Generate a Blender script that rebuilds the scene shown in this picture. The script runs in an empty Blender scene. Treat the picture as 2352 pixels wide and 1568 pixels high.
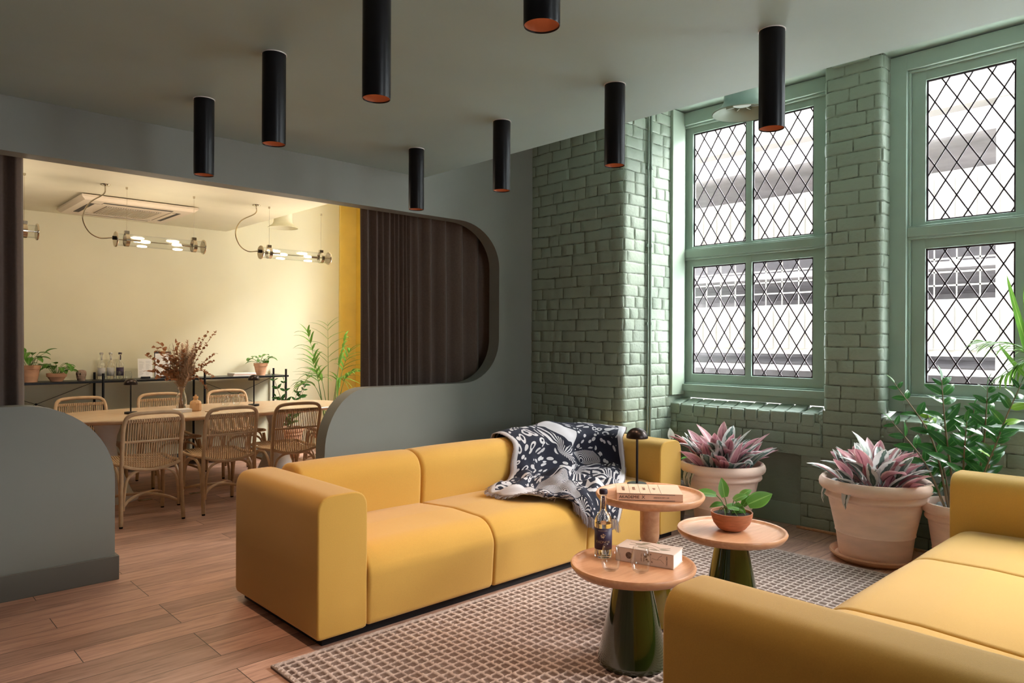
import bpy, bmesh, math, random
from mathutils import Vector, Matrix, noise
from math import sin, cos, pi, sqrt, atan2
random.seed(7)
SC = bpy.context.scene
COL = SC.collection
# ------------------------------------------------------------------ camera
CAMH = 1.40
YAW = math.atan((2920-1176)/1647.0)
cd = bpy.data.cameras.new('camera'); cam = bpy.data.objects.new('camera', cd); COL.objects.link(cam)
cd.sensor_width = 36; cd.lens = 1647/2352*36; cd.shift_y = -1/2352; cd.clip_start = .02; cd.clip_end = 200
cam.matrix_world = Matrix.Translation((0, 0, CAMH)) @ Matrix.Rotation(YAW-pi/2, 4, 'Z') @ Matrix.Rotation(pi/2, 4, 'X') @ Matrix.Rotation(.0045, 4, 'Z')
SC.camera = cam
# ------------------------------------------------------------------ view, world, sun, window daylight
SC.view_settings.view_transform = 'Standard'; SC.view_settings.look = 'None'
SC.view_settings.gamma = 1; SC.view_settings.use_curve_mapping = False
SC.view_settings.exposure = 0.72
w = bpy.data.worlds.new('sky'); SC.world = w; w.use_nodes = True
bg = w.node_tree.nodes['Background']; bg.inputs[0].default_value = (.87, .945, 1, 1)
_n, _l = w.node_tree.nodes, w.node_tree.links      # overcast sky: brighter overhead than at the horizon
_tc = _n.new('ShaderNodeTexCoord'); _sp = _n.new('ShaderNodeSeparateXYZ'); _l.new(_tc.outputs['Generated'], _sp.inputs[0])
_mr = _n.new('ShaderNodeMapRange'); _mr.inputs['From Min'].default_value = 0; _mr.inputs['From Max'].default_value = 1
_mr.inputs['To Min'].default_value = 7; _mr.inputs['To Max'].default_value = 18; _l.new(_sp.outputs['Z'], _mr.inputs['Value']); _l.new(_mr.outputs[0], bg.inputs[1])
sl = bpy.data.lights.new('sun', 'SUN'); sl.energy = 8.0; sl.angle = .55; sl.color = (1, .95, .88)
so = bpy.data.objects.new('sun', sl); COL.objects.link(so)
so.rotation_euler = Vector((1.0, -.8, .85)).to_track_quat('Z', 'Y').to_euler()
def portal(name, y0, y1, z0, z1, x):
    l = bpy.data.lights.new(name, 'AREA'); l.shape = 'RECTANGLE'; l.size = abs(z1-z0); l.size_y = abs(y1-y0)
    l.cycles.is_portal = True
    o = bpy.data.objects.new(name, l); COL.objects.link(o); o.location = (x, (y0+y1)/2, (z0+z1)/2)
    o.rotation_euler = (0, pi/2, 0)
WX = 5.47     # window plane
# window bays along the window wall: (y_left, y_right) and glass heights
BAYS = [(3.60, 2.30), (1.83, .05), (-.40, -1.90), (7.6, 5.6)]
for i, (a, b) in enumerate(BAYS):
    portal('daylight_portal', b, a, .95, 3.4, WX+.12)

for xx in (2.6,):      # unseen window opening added behind the camera for fill light
    l = bpy.data.lights.new('daylight_portal', 'AREA'); l.shape = 'RECTANGLE'; l.size = 1.1; l.size_y = 1.5; l.cycles.is_portal = True
    o = bpy.data.objects.new('daylight_portal', l); COL.objects.link(o); o.location = (xx, -3.52, 1.65); o.rotation_euler = (pi/2, 0, pi)
# ------------------------------------------------------------------ materials
MATS = {}
def nt(m): return m.node_tree.nodes, m.node_tree.links
def mat(name, col, rough=.6, metal=0, spec=.5, var=.0, vscale=6, bump=0, bscale=200, trans=0, ior=1.45, sheen=0, coat=0, emis=None, estr=0, sss=0, stretch=None):
    if name in MATS: return MATS[name]
    m = bpy.data.materials.new(name); m.use_nodes = True; n, l = nt(m); b = n['Principled BSDF']
    b.inputs['Base Color'].default_value = (*col, 1); b.inputs['Roughness'].default_value = rough
    b.inputs['Metallic'].default_value = metal; b.inputs['Specular IOR Level'].default_value = spec
    b.inputs['Transmission Weight'].default_value = trans; b.inputs['IOR'].default_value = ior
    b.inputs['Sheen Weight'].default_value = sheen; b.inputs['Coat Weight'].default_value = coat
    if emis: b.inputs['Emission Color'].default_value = (*emis, 1); b.inputs['Emission Strength'].default_value = estr
    if var or bump:
        tc = n.new('ShaderNodeTexCoord'); src = tc.outputs['Object']
        if stretch:
            mp = n.new('ShaderNodeMapping'); mp.inputs['Scale'].default_value = stretch; l.new(src, mp.inputs[0]); src = mp.outputs[0]
    if var:
        t = n.new('ShaderNodeTexNoise'); t.inputs['Scale'].default_value = vscale; t.inputs['Detail'].default_value = 5
        l.new(src, t.inputs['Vector'])
        r = n.new('ShaderNodeMapRange'); r.inputs['From Min'].default_value = .3; r.inputs['From Max'].default_value = .7
        r.inputs['To Min'].default_value = 1-var; r.inputs['To Max'].default_value = 1+var; l.new(t.outputs['Fac'], r.inputs['Value'])
        mx = n.new('ShaderNodeVectorMath'); mx.operation = 'SCALE'; mx.inputs[0].default_value = col; l.new(r.outputs[0], mx.inputs['Scale'])
        l.new(mx.outputs[0], b.inputs['Base Color'])
    if bump:
        t2 = n.new('ShaderNodeTexNoise'); t2.inputs['Scale'].default_value = bscale; t2.inputs['Detail'].default_value = 3
        l.new(src, t2.inputs['Vector'])
        bp = n.new('ShaderNodeBump'); bp.inputs['Strength'].default_value = bump; bp.inputs['Distance'].default_value = .004
        l.new(t2.outputs['Fac'], bp.inputs['Height']); l.new(bp.outputs[0], b.inputs['Normal'])
    MATS[name] = m; return m
def ramp(n, stops, interp='LINEAR'):
    r = n.new('ShaderNodeValToRGB'); e = r.color_ramp.elements; r.color_ramp.interpolation = interp
    while len(e) < len(stops): e.new(.5)
    for el, (p, c) in zip(e, stops): el.position = p; el.color = (*c, 1)
    return r
def mth(n, l, op, a, b=None, c=None):
    x = n.new('ShaderNodeMath'); x.operation = op
    for i, v in enumerate((a, b, c)):
        if v is None: continue
        if isinstance(v, (int, float)): x.inputs[i].default_value = v
        else: l.new(v, x.inputs[i])
    return x.outputs[0]
def mixc(n, l, f, a, b, mode='MIX'):
    x = n.new('ShaderNodeMix'); x.data_type = 'RGBA'; x.blend_type = mode
    for s, v in ((0, f), (6, a), (7, b)):
        if isinstance(v, (int, float)): x.inputs[s].default_value = v
        elif isinstance(v, tuple): x.inputs[s].default_value = (*v, 1)
        else: l.new(v, x.inputs[s])
    return x.outputs[2]

PLASTER = mat('sage_plaster', (.225, .228, .205), .62, var=.04, vscale=2, bump=.06, bscale=60)
CEILG = mat('sage_ceiling', (.33, .42, .40), .55, var=.05, vscale=1.5, bump=.05, bscale=40)
SKIRT = mat('taupe_skirting', (.13, .125, .105), .5)
BRICKP = mat('painted_brick', (.27, .322, .257), .5, var=.06, vscale=5, bump=.9, bscale=38)
MORT = mat('dark_mortar_joint', (.16, .19, .145), .7, var=.6, vscale=18, bump=.5, bscale=60)  # patchy joint tone, darker than the brick paint
TRIM = mat('green_gloss_trim', (.33, .42, .355), .38, var=.03)
YELW = mat('yellow_plaster', (.70, .655, .48), .7, var=.04, vscale=1.2, bump=.05, bscale=50)
YELB = mat('bright_yellow_plaster', (.78, .52, .08), .65, var=.05, bump=.1, bscale=50)
CREAM = mat('cream_ceiling', (.70, .655, .51), .7, var=.02)
FAB = mat('mustard_wool', (.62, .345, .060), .9, var=.035, vscale=220, bump=.3, bscale=900, sheen=.25)
FABS = mat('mustard_seam', (.50, .25, .03), .9)
BLACK = mat('black_metal', (.007, .007, .009), .33, spec=.28)
DARKB = mat('bronze_black_metal', (.03, .02, .018), .3, metal=.6)
COPPER = mat('copper_inside', (.30, .11, .055), .5, metal=.3)
DIM = mat('recessed_bulb', (1, .8, .6), .4, emis=(1, .62, .34), estr=6)
RATT = mat('rattan_cane', (.50, .33, .19), .45, var=.14, vscale=14, bump=.15, bscale=90)
TERR = mat('terracotta', (.62, .33, .2), .75, var=.12, vscale=7, bump=.2, bscale=60, stretch=(1, 1, 4))
TERW = mat('pale_terracotta', (.93, .68, .57), .8, var=.08, vscale=5, bump=.2, bscale=50, stretch=(1, 1, 4))
SOIL = mat('dark_soil', (.03, .02, .015), .95, var=.4, vscale=60, bump=1, bscale=120)
PEB = mat('grey_pebble', (.34, .33, .33), .6, var=.3, vscale=15)
STEEL = mat('polished_steel', (.62, .55, .45), .18, metal=1)
WHITE = mat('white_paper', (.8, .78, .76), .7)
OFFW = mat('white_enamel', (.68, .67, .65), .3, var=.05)
GLASS = mat('clear_glass', (1, 1, 1), .0, trans=1, ior=1.45)
def thin_glass():
    m = bpy.data.materials.new('thin_clear_glass'); m.use_nodes = True; n, l = nt0(m)
    g = n.new('ShaderNodeBsdfGlossy'); g.inputs['Roughness'].default_value = .01; t = n.new('ShaderNodeBsdfTransparent'); t.inputs[0].default_value = (.97, .98, .98, 1)
    lw = n.new('ShaderNodeLayerWeight'); lw.inputs[0].default_value = .5; mx = n.new('ShaderNodeMixShader'); pw = mth(n, l, 'ADD', mth(n, l, 'MULTIPLY', mth(n, l, 'POWER', lw.outputs['Facing'], 3), .5), .03); l.new(pw, mx.inputs[0])
    l.new(t.outputs[0], mx.inputs[1]); l.new(g.outputs[0], mx.inputs[2]); l.new(mx.outputs[0], n['Material Output'].inputs[0]); return m
def nt0(m): return m.node_tree.nodes, m.node_tree.links
GLASS2 = thin_glass()
CURT = mat('taupe_velvet_curtain', (.105, .070, .055), .85, var=.1, vscale=60, bump=.2, bscale=300, sheen=.12)
GREENG = mat('olive_lacquer', (.020, .030, .004), .08, coat=1, spec=.7)
GOLDG = mat('ochre_lacquer', (.22, .14, .012), .12, coat=1, spec=.7)
BULB = mat('warm_bulb', (1, .8, .5), .4, emis=(1, .75, .45), estr=1.8)
DIFF = mat('warm_diffuser', (1, .85, .6), .4, emis=(1, .66, .36), estr=7)
INK = mat('dark_ink', (.03, .028, .035), .6)

def wood(name, c1, c2, scale=(2, 14, 14), rough=.4):
    m = bpy.data.materials.new(name); m.use_nodes = True; n, l = nt(m); b = n['Principled BSDF']
    tc = n.new('ShaderNodeTexCoord'); mp = n.new('ShaderNodeMapping'); mp.inputs['Scale'].default_value = scale
    l.new(tc.outputs['Object'], mp.inputs[0]); t = n.new('ShaderNodeTexNoise'); t.inputs['Scale'].default_value = 3
    t.inputs['Detail'].default_value = 8; t.inputs['Distortion'].default_value = .6; l.new(mp.outputs[0], t.inputs['Vector'])
    r = ramp(n, [(.3, c1), (.7, c2)]); l.new(t.outputs['Fac'], r.inputs[0]); l.new(r.outputs[0], b.inputs['Base Color'])
    b.inputs['Roughness'].default_value = rough; return m
BEECH = wood('beech_wood', (.56, .27, .14), (.68, .37, .21), rough=.33)
TABW = wood('pale_travertine_top', (.58, .40, .25), (.68, .50, .34), rough=.25)

def floor_mat():
    m = bpy.data.materials.new('oak_plank_floor'); m.use_nodes = True; n, l = nt(m); b = n['Principled BSDF']
    tc = n.new('ShaderNodeTexCoord'); br = n.new('ShaderNodeTexBrick')
    br.offset = .37; br.offset_frequency = 3; br.inputs['Scale'].default_value = 1
    br.inputs['Brick Width'].default_value = 1.25; br.inputs['Row Height'].default_value = .168
    br.inputs['Mortar Size'].default_value = .0022; br.inputs['Mortar Smooth'].default_value = .3; br.inputs['Bias'].default_value = 0
    br.inputs['Color1'].default_value = (0, 0, 0, 1); br.inputs['Color2'].default_value = (1, 1, 1, 1); br.inputs['Mortar'].default_value = (.5, .5, .5, 1)
    l.new(tc.outputs['Object'], br.inputs['Vector'])
    mp = n.new('ShaderNodeMapping'); mp.inputs['Scale'].default_value = (1.2, 11, 1); l.new(tc.outputs['Object'], mp.inputs[0])
    off = mth(n, l, 'MULTIPLY', br.outputs['Color'], 7.3)
    cmb = n.new('ShaderNodeCombineXYZ'); l.new(off, cmb.inputs[2]); va = n.new('ShaderNodeVectorMath'); va.operation = 'ADD'
    l.new(mp.outputs[0], va.inputs[0]); l.new(cmb.outputs[0], va.inputs[1])
    t = n.new('ShaderNodeTexNoise'); t.inputs['Scale'].default_value = 3.2; t.inputs['Detail'].default_value = 9; t.inputs['Roughness'].default_value = .65
    t.inputs['Distortion'].default_value = .5; l.new(va.outputs[0], t.inputs['Vector'])
    r = ramp(n, [(.28, (.26, .15, .11)), (.5, (.48, .275, .20)), (.72, (.58, .36, .27))]); l.new(t.outputs['Fac'], r.inputs[0])
    r2 = n.new('ShaderNodeMapRange'); r2.inputs['To Min'].default_value = .74; r2.inputs['To Max'].default_value = 1.2; l.new(br.outputs['Color'], r2.inputs['Value'])
    sc = n.new('ShaderNodeVectorMath'); sc.operation = 'SCALE'; l.new(r.outputs[0], sc.inputs[0]); l.new(r2.outputs[0], sc.inputs['Scale'])
    c = mixc(n, l, br.outputs['Fac'], sc.outputs[0], (.05, .03, .02)); l.new(c, b.inputs['Base Color'])
    b.inputs['Roughness'].default_value = .42
    bp = n.new('ShaderNodeBump'); bp.inputs['Strength'].default_value = .25; bp.inputs['Distance'].default_value = .002
    h = mth(n, l, 'SUBTRACT', t.outputs['Fac'], br.outputs['Fac']); l.new(h, bp.inputs['Height']); l.new(bp.outputs[0], b.inputs['Normal'])
    return m
FLOORM = floor_mat()

def rug_mat(cell):
    m = bpy.data.materials.new('waffle_weave_rug'); m.use_nodes = True; n, l = nt(m); b = n['Principled BSDF']
    tc = n.new('ShaderNodeTexCoord'); sp = n.new('ShaderNodeSeparateXYZ'); l.new(tc.outputs['Object'], sp.inputs[0])
    r = n.new('ShaderNodeMapRange'); r.inputs['From Min'].default_value = .0080; r.inputs['From Max'].default_value = .0130
    l.new(sp.outputs['Z'], r.inputs['Value'])
    t = n.new('ShaderNodeTexNoise'); t.inputs['Scale'].default_value = 260; t.inputs['Detail'].default_value = 2; l.new(tc.outputs['Object'], t.inputs['Vector'])
    t3 = n.new('ShaderNodeTexNoise'); t3.inputs['Scale'].default_value = 3.0; l.new(tc.outputs['Object'], t3.inputs['Vector'])
    pit = mixc(n, l, t3.outputs['Fac'], (.10, .06, .048), (.26, .19, .165))
    c = mixc(n, l, r.outputs[0], pit, (.60, .49, .45))
    c2 = mixc(n, l, .35, c, t.outputs['Fac'], 'OVERLAY'); l.new(c2, b.inputs['Base Color'])
    b.inputs['Roughness'].default_value = .95
    bp = n.new('ShaderNodeBump'); bp.inputs['Strength'].default_value = .5; bp.inputs['Distance'].default_value = .003
    l.new(t.outputs['Fac'], bp.inputs['Height']); l.new(bp.outputs[0], b.inputs['Normal']); return m

def leaf_mat(name, mid, edge, vein, back=None, rough=.35, edge_w=.55, streak=0):
    """uses the leaf's own UV: u across 0..1, v along"""
    m = bpy.data.materials.new(name); m.use_nodes = True; n, l = nt(m); b = n['Principled BSDF']
    uv = n.new('ShaderNodeUVMap'); sp = n.new('ShaderNodeSeparateXYZ'); l.new(uv.outputs[0], sp.inputs[0])
    a = mth(n, l, 'ABSOLUTE', mth(n, l, 'SUBTRACT', sp.outputs['X'], .5)); a2 = mth(n, l, 'MULTIPLY', a, 2)
    t = n.new('ShaderNodeTexNoise'); t.inputs['Scale'].default_value = 9; mp = n.new('ShaderNodeMapping'); mp.inputs['Scale'].default_value = (5, 1.5, 1)
    tc = n.new('ShaderNodeTexCoord'); l.new(tc.outputs['Object'], t.inputs['Vector'])
    wob = mth(n, l, 'MULTIPLY', mth(n, l, 'SUBTRACT', t.outputs['Fac'], .5), streak)
    v = mth(n, l, 'ADD', a2, wob)
    r = ramp(n, [(0, vein), (.06, vein), (.1, mid), (edge_w, mid), (min(.99, edge_w+.08), edge)]); l.new(v, r.inputs[0])
    t2 = n.new('ShaderNodeTexNoise'); t2.inputs['Scale'].default_value = 7; l.new(tc.outputs['Object'], t2.inputs['Vector'])
    rr = n.new('ShaderNodeMapRange'); rr.inputs['To Min'].default_value = .65; rr.inputs['To Max'].default_value = 1.35; l.new(t2.outputs['Fac'], rr.inputs['Value'])
    sc = n.new('ShaderNodeVectorMath'); sc.operation = 'SCALE'; l.new(r.outputs[0], sc.inputs[0]); l.new(rr.outputs[0], sc.inputs['Scale'])
    out = sc.outputs[0]
    if back:
        g = n.new('ShaderNodeNewGeometry'); out = mixc(n, l, g.outputs['Backfacing'], out, back)
    l.new(out, b.inputs['Base Color']); b.inputs['Roughness'].default_value = rough
    tr = n.new('ShaderNodeBsdfTranslucent'); l.new(out, tr.inputs[0]); mx = n.new('ShaderNodeMixShader'); mx.inputs[0].default_value = .28
    l.new(b.outputs[0], mx.inputs[1]); l.new(tr.outputs[0], mx.inputs[2]); l.new(mx.outputs[0], n['Material Output'].inputs[0]); return m
LPOTH = leaf_mat('pothos_leaf', (.09, .25, .03), (.13, .33, .05), (.22, .42, .1), edge_w=.8)
LZZ = leaf_mat('zz_leaf', (.03, .12, .025), (.04, .15, .03), (.1, .25, .06), edge_w=.8, rough=.2)
LZZ2 = leaf_mat('zz_young_leaf', (.22, .42, .04), (.25, .45, .06), (.3, .5, .1), edge_w=.8, rough=.25)
LPALM = leaf_mat('palm_leaf', (.12, .28, .04), (.15, .33, .05), (.3, .45, .1), edge_w=.8)
LPINK = leaf_mat('stromanthe_pink', (.56, .24, .28), (.75, .48, .48), (.26, .07, .10), edge_w=.72, streak=.5)
LVAR = leaf_mat('stromanthe_variegated', (.10, .15, .13), (.72, .70, .69), (.2, .25, .2), edge_w=.40, streak=1.5)
LDRY = leaf_mat('dried_eucalyptus_leaf', (.32, .13, .055), (.40, .18, .08), (.45, .24, .12), edge_w=.8, rough=.6)
LLIL = leaf_mat('white_spathe', (.8, .82, .8), (.85, .86, .84), (.7, .75, .7), edge_w=.8)
STEMG = mat('green_stem', (.11, .2, .05), .5); STEMB = mat('brown_stem', (.2, .15, .09), .6)
DRYS = mat('dried_stem', (.36, .2, .1), .8); PAMP = mat('pampas_plume', (.80, .62, .48), .9, var=.15, vscale=40)

# ------------------------------------------------------------------ mesh helpers
class MB:
    def __init__(s): s.bm = bmesh.new(); s.uv = s.bm.loops.layers.uv.new('UVMap'); s.mi = 0
    def face(s, vs, uvs=None):
        try: f = s.bm.faces.new(vs)
        except ValueError: return None
        f.material_index = s.mi
        if uvs:
            for lp, u in zip(f.loops, uvs): lp[s.uv].uv = u
        return f
    def v(s, p): return s.bm.verts.new(p)
    def box(s, x0, x1, y0, y1, z0, z1):
        x0, x1 = sorted((x0, x1)); y0, y1 = sorted((y0, y1)); z0, z1 = sorted((z0, z1))
        q = [s.v((x, y, z)) for z in (z0, z1) for x, y in ((x0, y0), (x1, y0), (x1, y1), (x0, y1))]
        for f in ((3, 2, 1, 0), (4, 5, 6, 7), (0, 1, 5, 4), (1, 2, 6, 5), (2, 3, 7, 6), (3, 0, 4, 7)): s.face([q[i] for i in f])
        return s
    def obox(s, c, ax, ay, az):
        c, ax, ay, az = map(Vector, (c, ax, ay, az))
        q = [s.v(c+i*ax+j*ay+k*az) for k in (-1, 1) for i, j in ((-1, -1), (1, -1), (1, 1), (-1, 1))]
        for f in ((3, 2, 1, 0), (4, 5, 6, 7), (0, 1, 5, 4), (1, 2, 6, 5), (2, 3, 7, 6), (3, 0, 4, 7)): s.face([q[i] for i in f])
        return s
    def rings(s, rings, closed=False, cap=True):
        vr = [[s.v(p) for p in r] for r in rings]; m = len(vr); k = len(vr[0])
        for i in range(m if closed else m-1):
            a, b = vr[i], vr[(i+1) % m]
            for j in range(k): s.face([a[j], a[(j+1) % k], b[(j+1) % k], b[j]])
        if cap and not closed: s.face(vr[0][::-1]); s.face(vr[-1])
        return s
    def tube(s, pts, r, seg=8, closed=False, cap=True):
        pts = [Vector(p) for p in pts]; m = len(pts)
        rad = r if isinstance(r, (list, tuple)) else [r]*m
        def tan(i):
            if closed: t = pts[(i+1) % m]-pts[i-1]
            else: t = pts[min(i+1, m-1)]-pts[max(i-1, 0)]
            return t.normalized() if t.length > 1e-9 else Vector((0, 0, 1))
        t0 = tan(0); n0 = t0.cross(Vector((0, 0, 1)))
        if n0.length < .1: n0 = t0.cross(Vector((1, 0, 0)))
        n0.normalize(); rg = []
        for i in range(m):
            t = tan(i); n0 = (n0-t*n0.dot(t)); n0.normalize(); b = t.cross(n0)
            rg.append([pts[i]+(n0*cos(2*pi*j/seg)+b*sin(2*pi*j/seg))*rad[i] for j in range(seg)])
        return s.rings(rg, closed, cap)
    def lathe(s, prof, c=(0, 0, 0), seg=40, cap=True, ax=None):
        rg = []
        for r, z in prof:
            if ax is None: rg.append([Vector((c[0]+r*cos(2*pi*j/seg), c[1]+r*sin(2*pi*j/seg), c[2]+z)) for j in range(seg)])
            else: rg.append([Vector(c)+ax*z+(ax.orthogonal().normalized()*cos(2*pi*j/seg)+ax.cross(ax.orthogonal().normalized())*sin(2*pi*j/seg))*r for j in range(seg)])
        return s.rings(rg, False, cap)
    def sphere(s, c, r, seg=14, rg=8, sc=(1, 1, 1)):
        return s.rings([[Vector((c[0]+sc[0]*r*sin(pi*max(.02, min(.98, i/rg)))*cos(2*pi*j/seg), c[1]+sc[1]*r*sin(pi*max(.02, min(.98, i/rg)))*sin(2*pi*j/seg), c[2]-sc[2]*r*cos(pi*i/rg))) for j in range(seg)] for i in range(rg+1)])
    def prism(s, poly, d):
        """poly: list of 3D points, d: extrusion vector"""
        d = Vector(d); a = [s.v(p) for p in poly]; b = [s.v(Vector(p)+d) for p in poly]; k = len(poly)
        s.face(a[::-1]); s.face(b)
        for i in range(k): s.face([a[i], a[(i+1) % k], b[(i+1) % k], b[i]])
        return s
    def grid(s, P, uv=True, flip=False):
        """P[i][j] 3D points"""
        m, k = len(P), len(P[0]); V = [[s.v(p) for p in r] for r in P]
        for i in range(m-1):
            for j in range(k-1):
                q = [V[i][j], V[i][j+1], V[i+1][j+1], V[i+1][j]]; u = [(j/(k-1), i/(m-1)), ((j+1)/(k-1), i/(m-1)), ((j+1)/(k-1), (i+1)/(m-1)), (j/(k-1), (i+1)/(m-1))]
                if flip: q.reverse(); u.reverse()
                s.face(q, u)
        return s
    def leaf(s, base, d, up, L, W, bend=.6, fold=.25, segs=6, shape='leaf', twist=0):
        d = Vector(d).normalized(); up = Vector(up); side = d.cross(up)
        if side.length < .05: side = d.cross(Vector((1, .3, 0)))
        side.normalize(); up = side.cross(d).normalized()
        if twist:
            q = Matrix.Rotation(twist, 3, d); side = q @ side; up = q @ up
        p = Vector(base); rows = []
        for i in range(segs+1):
            t = i/segs
            if shape == 'leaf': wd = W*.5*(sin(pi*min(1, t**.75))**.8)
            elif shape == 'heart': wd = W*.5*(sin(pi*(.12+.88*t)**.9)**.9 if t > 0 else .55)*(1 if t < 1 else 0)
            elif shape == 'round': wd = W*.5*sqrt(max(0, 1-(2*t-1)**2))
            else: wd = W*.5*min(1, t*5+.3)*(1-t)**.55
            wd = max(wd, .0006)
            rows.append([p-side*wd+up*fold*wd, p.copy(), p+side*wd+up*fold*wd])
            ang = -bend/segs; q = Matrix.Rotation(ang, 3, side); d = (q @ d).normalized(); up = (q @ up).normalized(); p = p+d*(L/segs)
        return s.grid(rows)
    def build(s, name, mats, parent=None, smooth=True, ang=40, bevel=0, bseg=2, subsurf=0, solid=0, at=None, kind=None):
        bmesh.ops.recalc_face_normals(s.bm, faces=s.bm.faces[:]) if not solid and not getattr(s, 'keepn', 0) else None
        me = bpy.data.meshes.new(name); s.bm.to_mesh(me); s.bm.free()
        for m in (mats if isinstance(mats, (list, tuple)) else [mats]): me.materials.append(m)
        o = bpy.data.objects.new(name, me); COL.objects.link(o)
        if smooth:
            me.polygons.foreach_set('use_smooth', [True]*len(me.polygons))
            me.set_sharp_from_angle(angle=math.radians(ang))
        if solid:
            md = o.modifiers.new('thickness', 'SOLIDIFY'); md.thickness = solid; md.offset = 0
        if bevel:
            md = o.modifiers.new('bevel', 'BEVEL'); md.width = bevel; md.segments = bseg; md.limit_method = 'ANGLE'; md.angle_limit = math.radians(35)
        if subsurf:
            md = o.modifiers.new('sub', 'SUBSURF'); md.levels = subsurf; md.render_levels = subsurf
        if at is not None: o.location = at
        if parent: o.parent = parent
        if kind: o['kind'] = kind
        return o
def thing(name, label, cat, loc=(0, 0, 0), rz=0, group=None):
    o = bpy.data.objects.new(name, None); COL.objects.link(o); o.location = loc; o.rotation_euler = (0, 0, rz)
    o.empty_display_size = .05; return tag(o, label, cat, group)
def tag(o, label, cat, group=None):
    o['label'] = label; o['category'] = cat
    if group: o['group'] = group
    return o
def dup(root, loc, rz=0, label=None, group=None):
    def cp(o, par):
        c = o.copy(); COL.objects.link(c); c.parent = par
        for ch in [x for x in bpy.data.objects if x.parent == o]: cp(ch, c)
        return c
    r = cp(root, None); r.location = loc; r.rotation_euler = (0, 0, rz)
    if label: r['label'] = label
    if group: r['group'] = group
    return r
def smoothpath(pts, n=6, closed=False):
    pts = [Vector(p) for p in pts]; m = len(pts); out = []
    rng = range(m if closed else m-1)
    for i in rng:
        p0 = pts[(i-1) % m] if closed or i > 0 else pts[0]*2-pts[1]
        p1, p2 = pts[i], pts[(i+1) % m]
        p3 = pts[(i+2) % m] if closed or i+2 < m else pts[-1]*2-pts[-2]
        for k in range(n):
            t = k/n; out.append(.5*((2*p1)+(p2-p0)*t+(2*p0-5*p1+4*p2-p3)*t*t+(3*p1-p0-3*p2+p3)*t**3))
    if not closed: out.append(pts[-1])
    return out
def arc2(cx, cy, r, a0, a1, n=8): return [(cx+r*cos(a0+(a1-a0)*i/n), cy+r*sin(a0+(a1-a0)*i/n)) for i in range(n+1)]
def rrect(w, h, r, n=6, rb=None):
    """rounded rectangle centred at 0; r for top corners, rb for bottom"""
    rb = r if rb is None else rb
    return arc2(w/2-r, h/2-r, r, 0, pi/2, n)+arc2(-w/2+r, h/2-r, r, pi/2, pi, n)+arc2(-w/2+rb, -h/2+rb, rb, pi, 1.5*pi, n)+arc2(w/2-rb, -h/2+rb, rb, 1.5*pi, 2*pi, n)
def text_mesh(s, size, name, m, parent=None, mw=None, ext=.0004, align='CENTER', bold=0, sx=1):
    cu = bpy.data.curves.new(name, 'FONT'); cu.body = s; cu.size = size; cu.align_x = align; cu.align_y = 'CENTER'; cu.extrude = ext; cu.offset = bold
    to = bpy.data.objects.new('tmp', cu); COL.objects.link(to); bpy.context.view_layer.update()
    me = bpy.data.meshes.new_from_object(to.evaluated_get(bpy.context.evaluated_depsgraph_get())); bpy.data.objects.remove(to)
    me.name = name; me.transform(Matrix.Diagonal((sx, 1, 1, 1)))
    if mw is not None: me.transform(mw)
    me.materials.clear(); me.materials.append(m)
    o = bpy.data.objects.new(name, me); COL.objects.link(o)
    if parent: o.parent = parent
    return o
def frame(o, x, y):
    """matrix with origin o, text x direction, text up direction"""
    x = Vector(x).normalized(); y = Vector(y).normalized(); z = x.cross(y)
    M = Matrix(((x.x, y.x, z.x, o[0]), (x.y, y.y, z.y, o[1]), (x.z, y.z, z.z, o[2]), (0, 0, 0, 1))); return M
def struct(mb, name, m, **k): return mb.build(name, m, kind='structure', **k)

# ------------------------------------------------------------------ setting
SLAB = 2.696; TOP = 3.425; WY = 4.627; WT = .13; SX = 3.405; FY = 8.60
struct(MB().box(-2.6, 5.6, -3.3, 9.0, -.1, 0), 'floor', FLOORM, smooth=False)
struct(MB().box(-2.6, SX, -3.3, WY+.06, SLAB, TOP+.2), 'ceiling', CEILG, smooth=False)
struct(MB().box(-2.6, SX, WY+.06, 9.0, SLAB, TOP+.2), 'ceiling', CREAM, smooth=False)
struct(MB().box(SX, 5.6, -3.3, WY+.06, TOP, TOP+.2), 'ceiling', TRIM, smooth=False)
struct(MB().box(SX, 5.6, WY+.06, 9.0, TOP, TOP+.2), 'ceiling', CREAM, smooth=False)
# ceiling panel edge strip above the middle pier
struct(MB().box(5.26, 5.30, 1.95, 2.20, 3.395, TOP), 'trim_1', TRIM, smooth=False)

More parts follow.
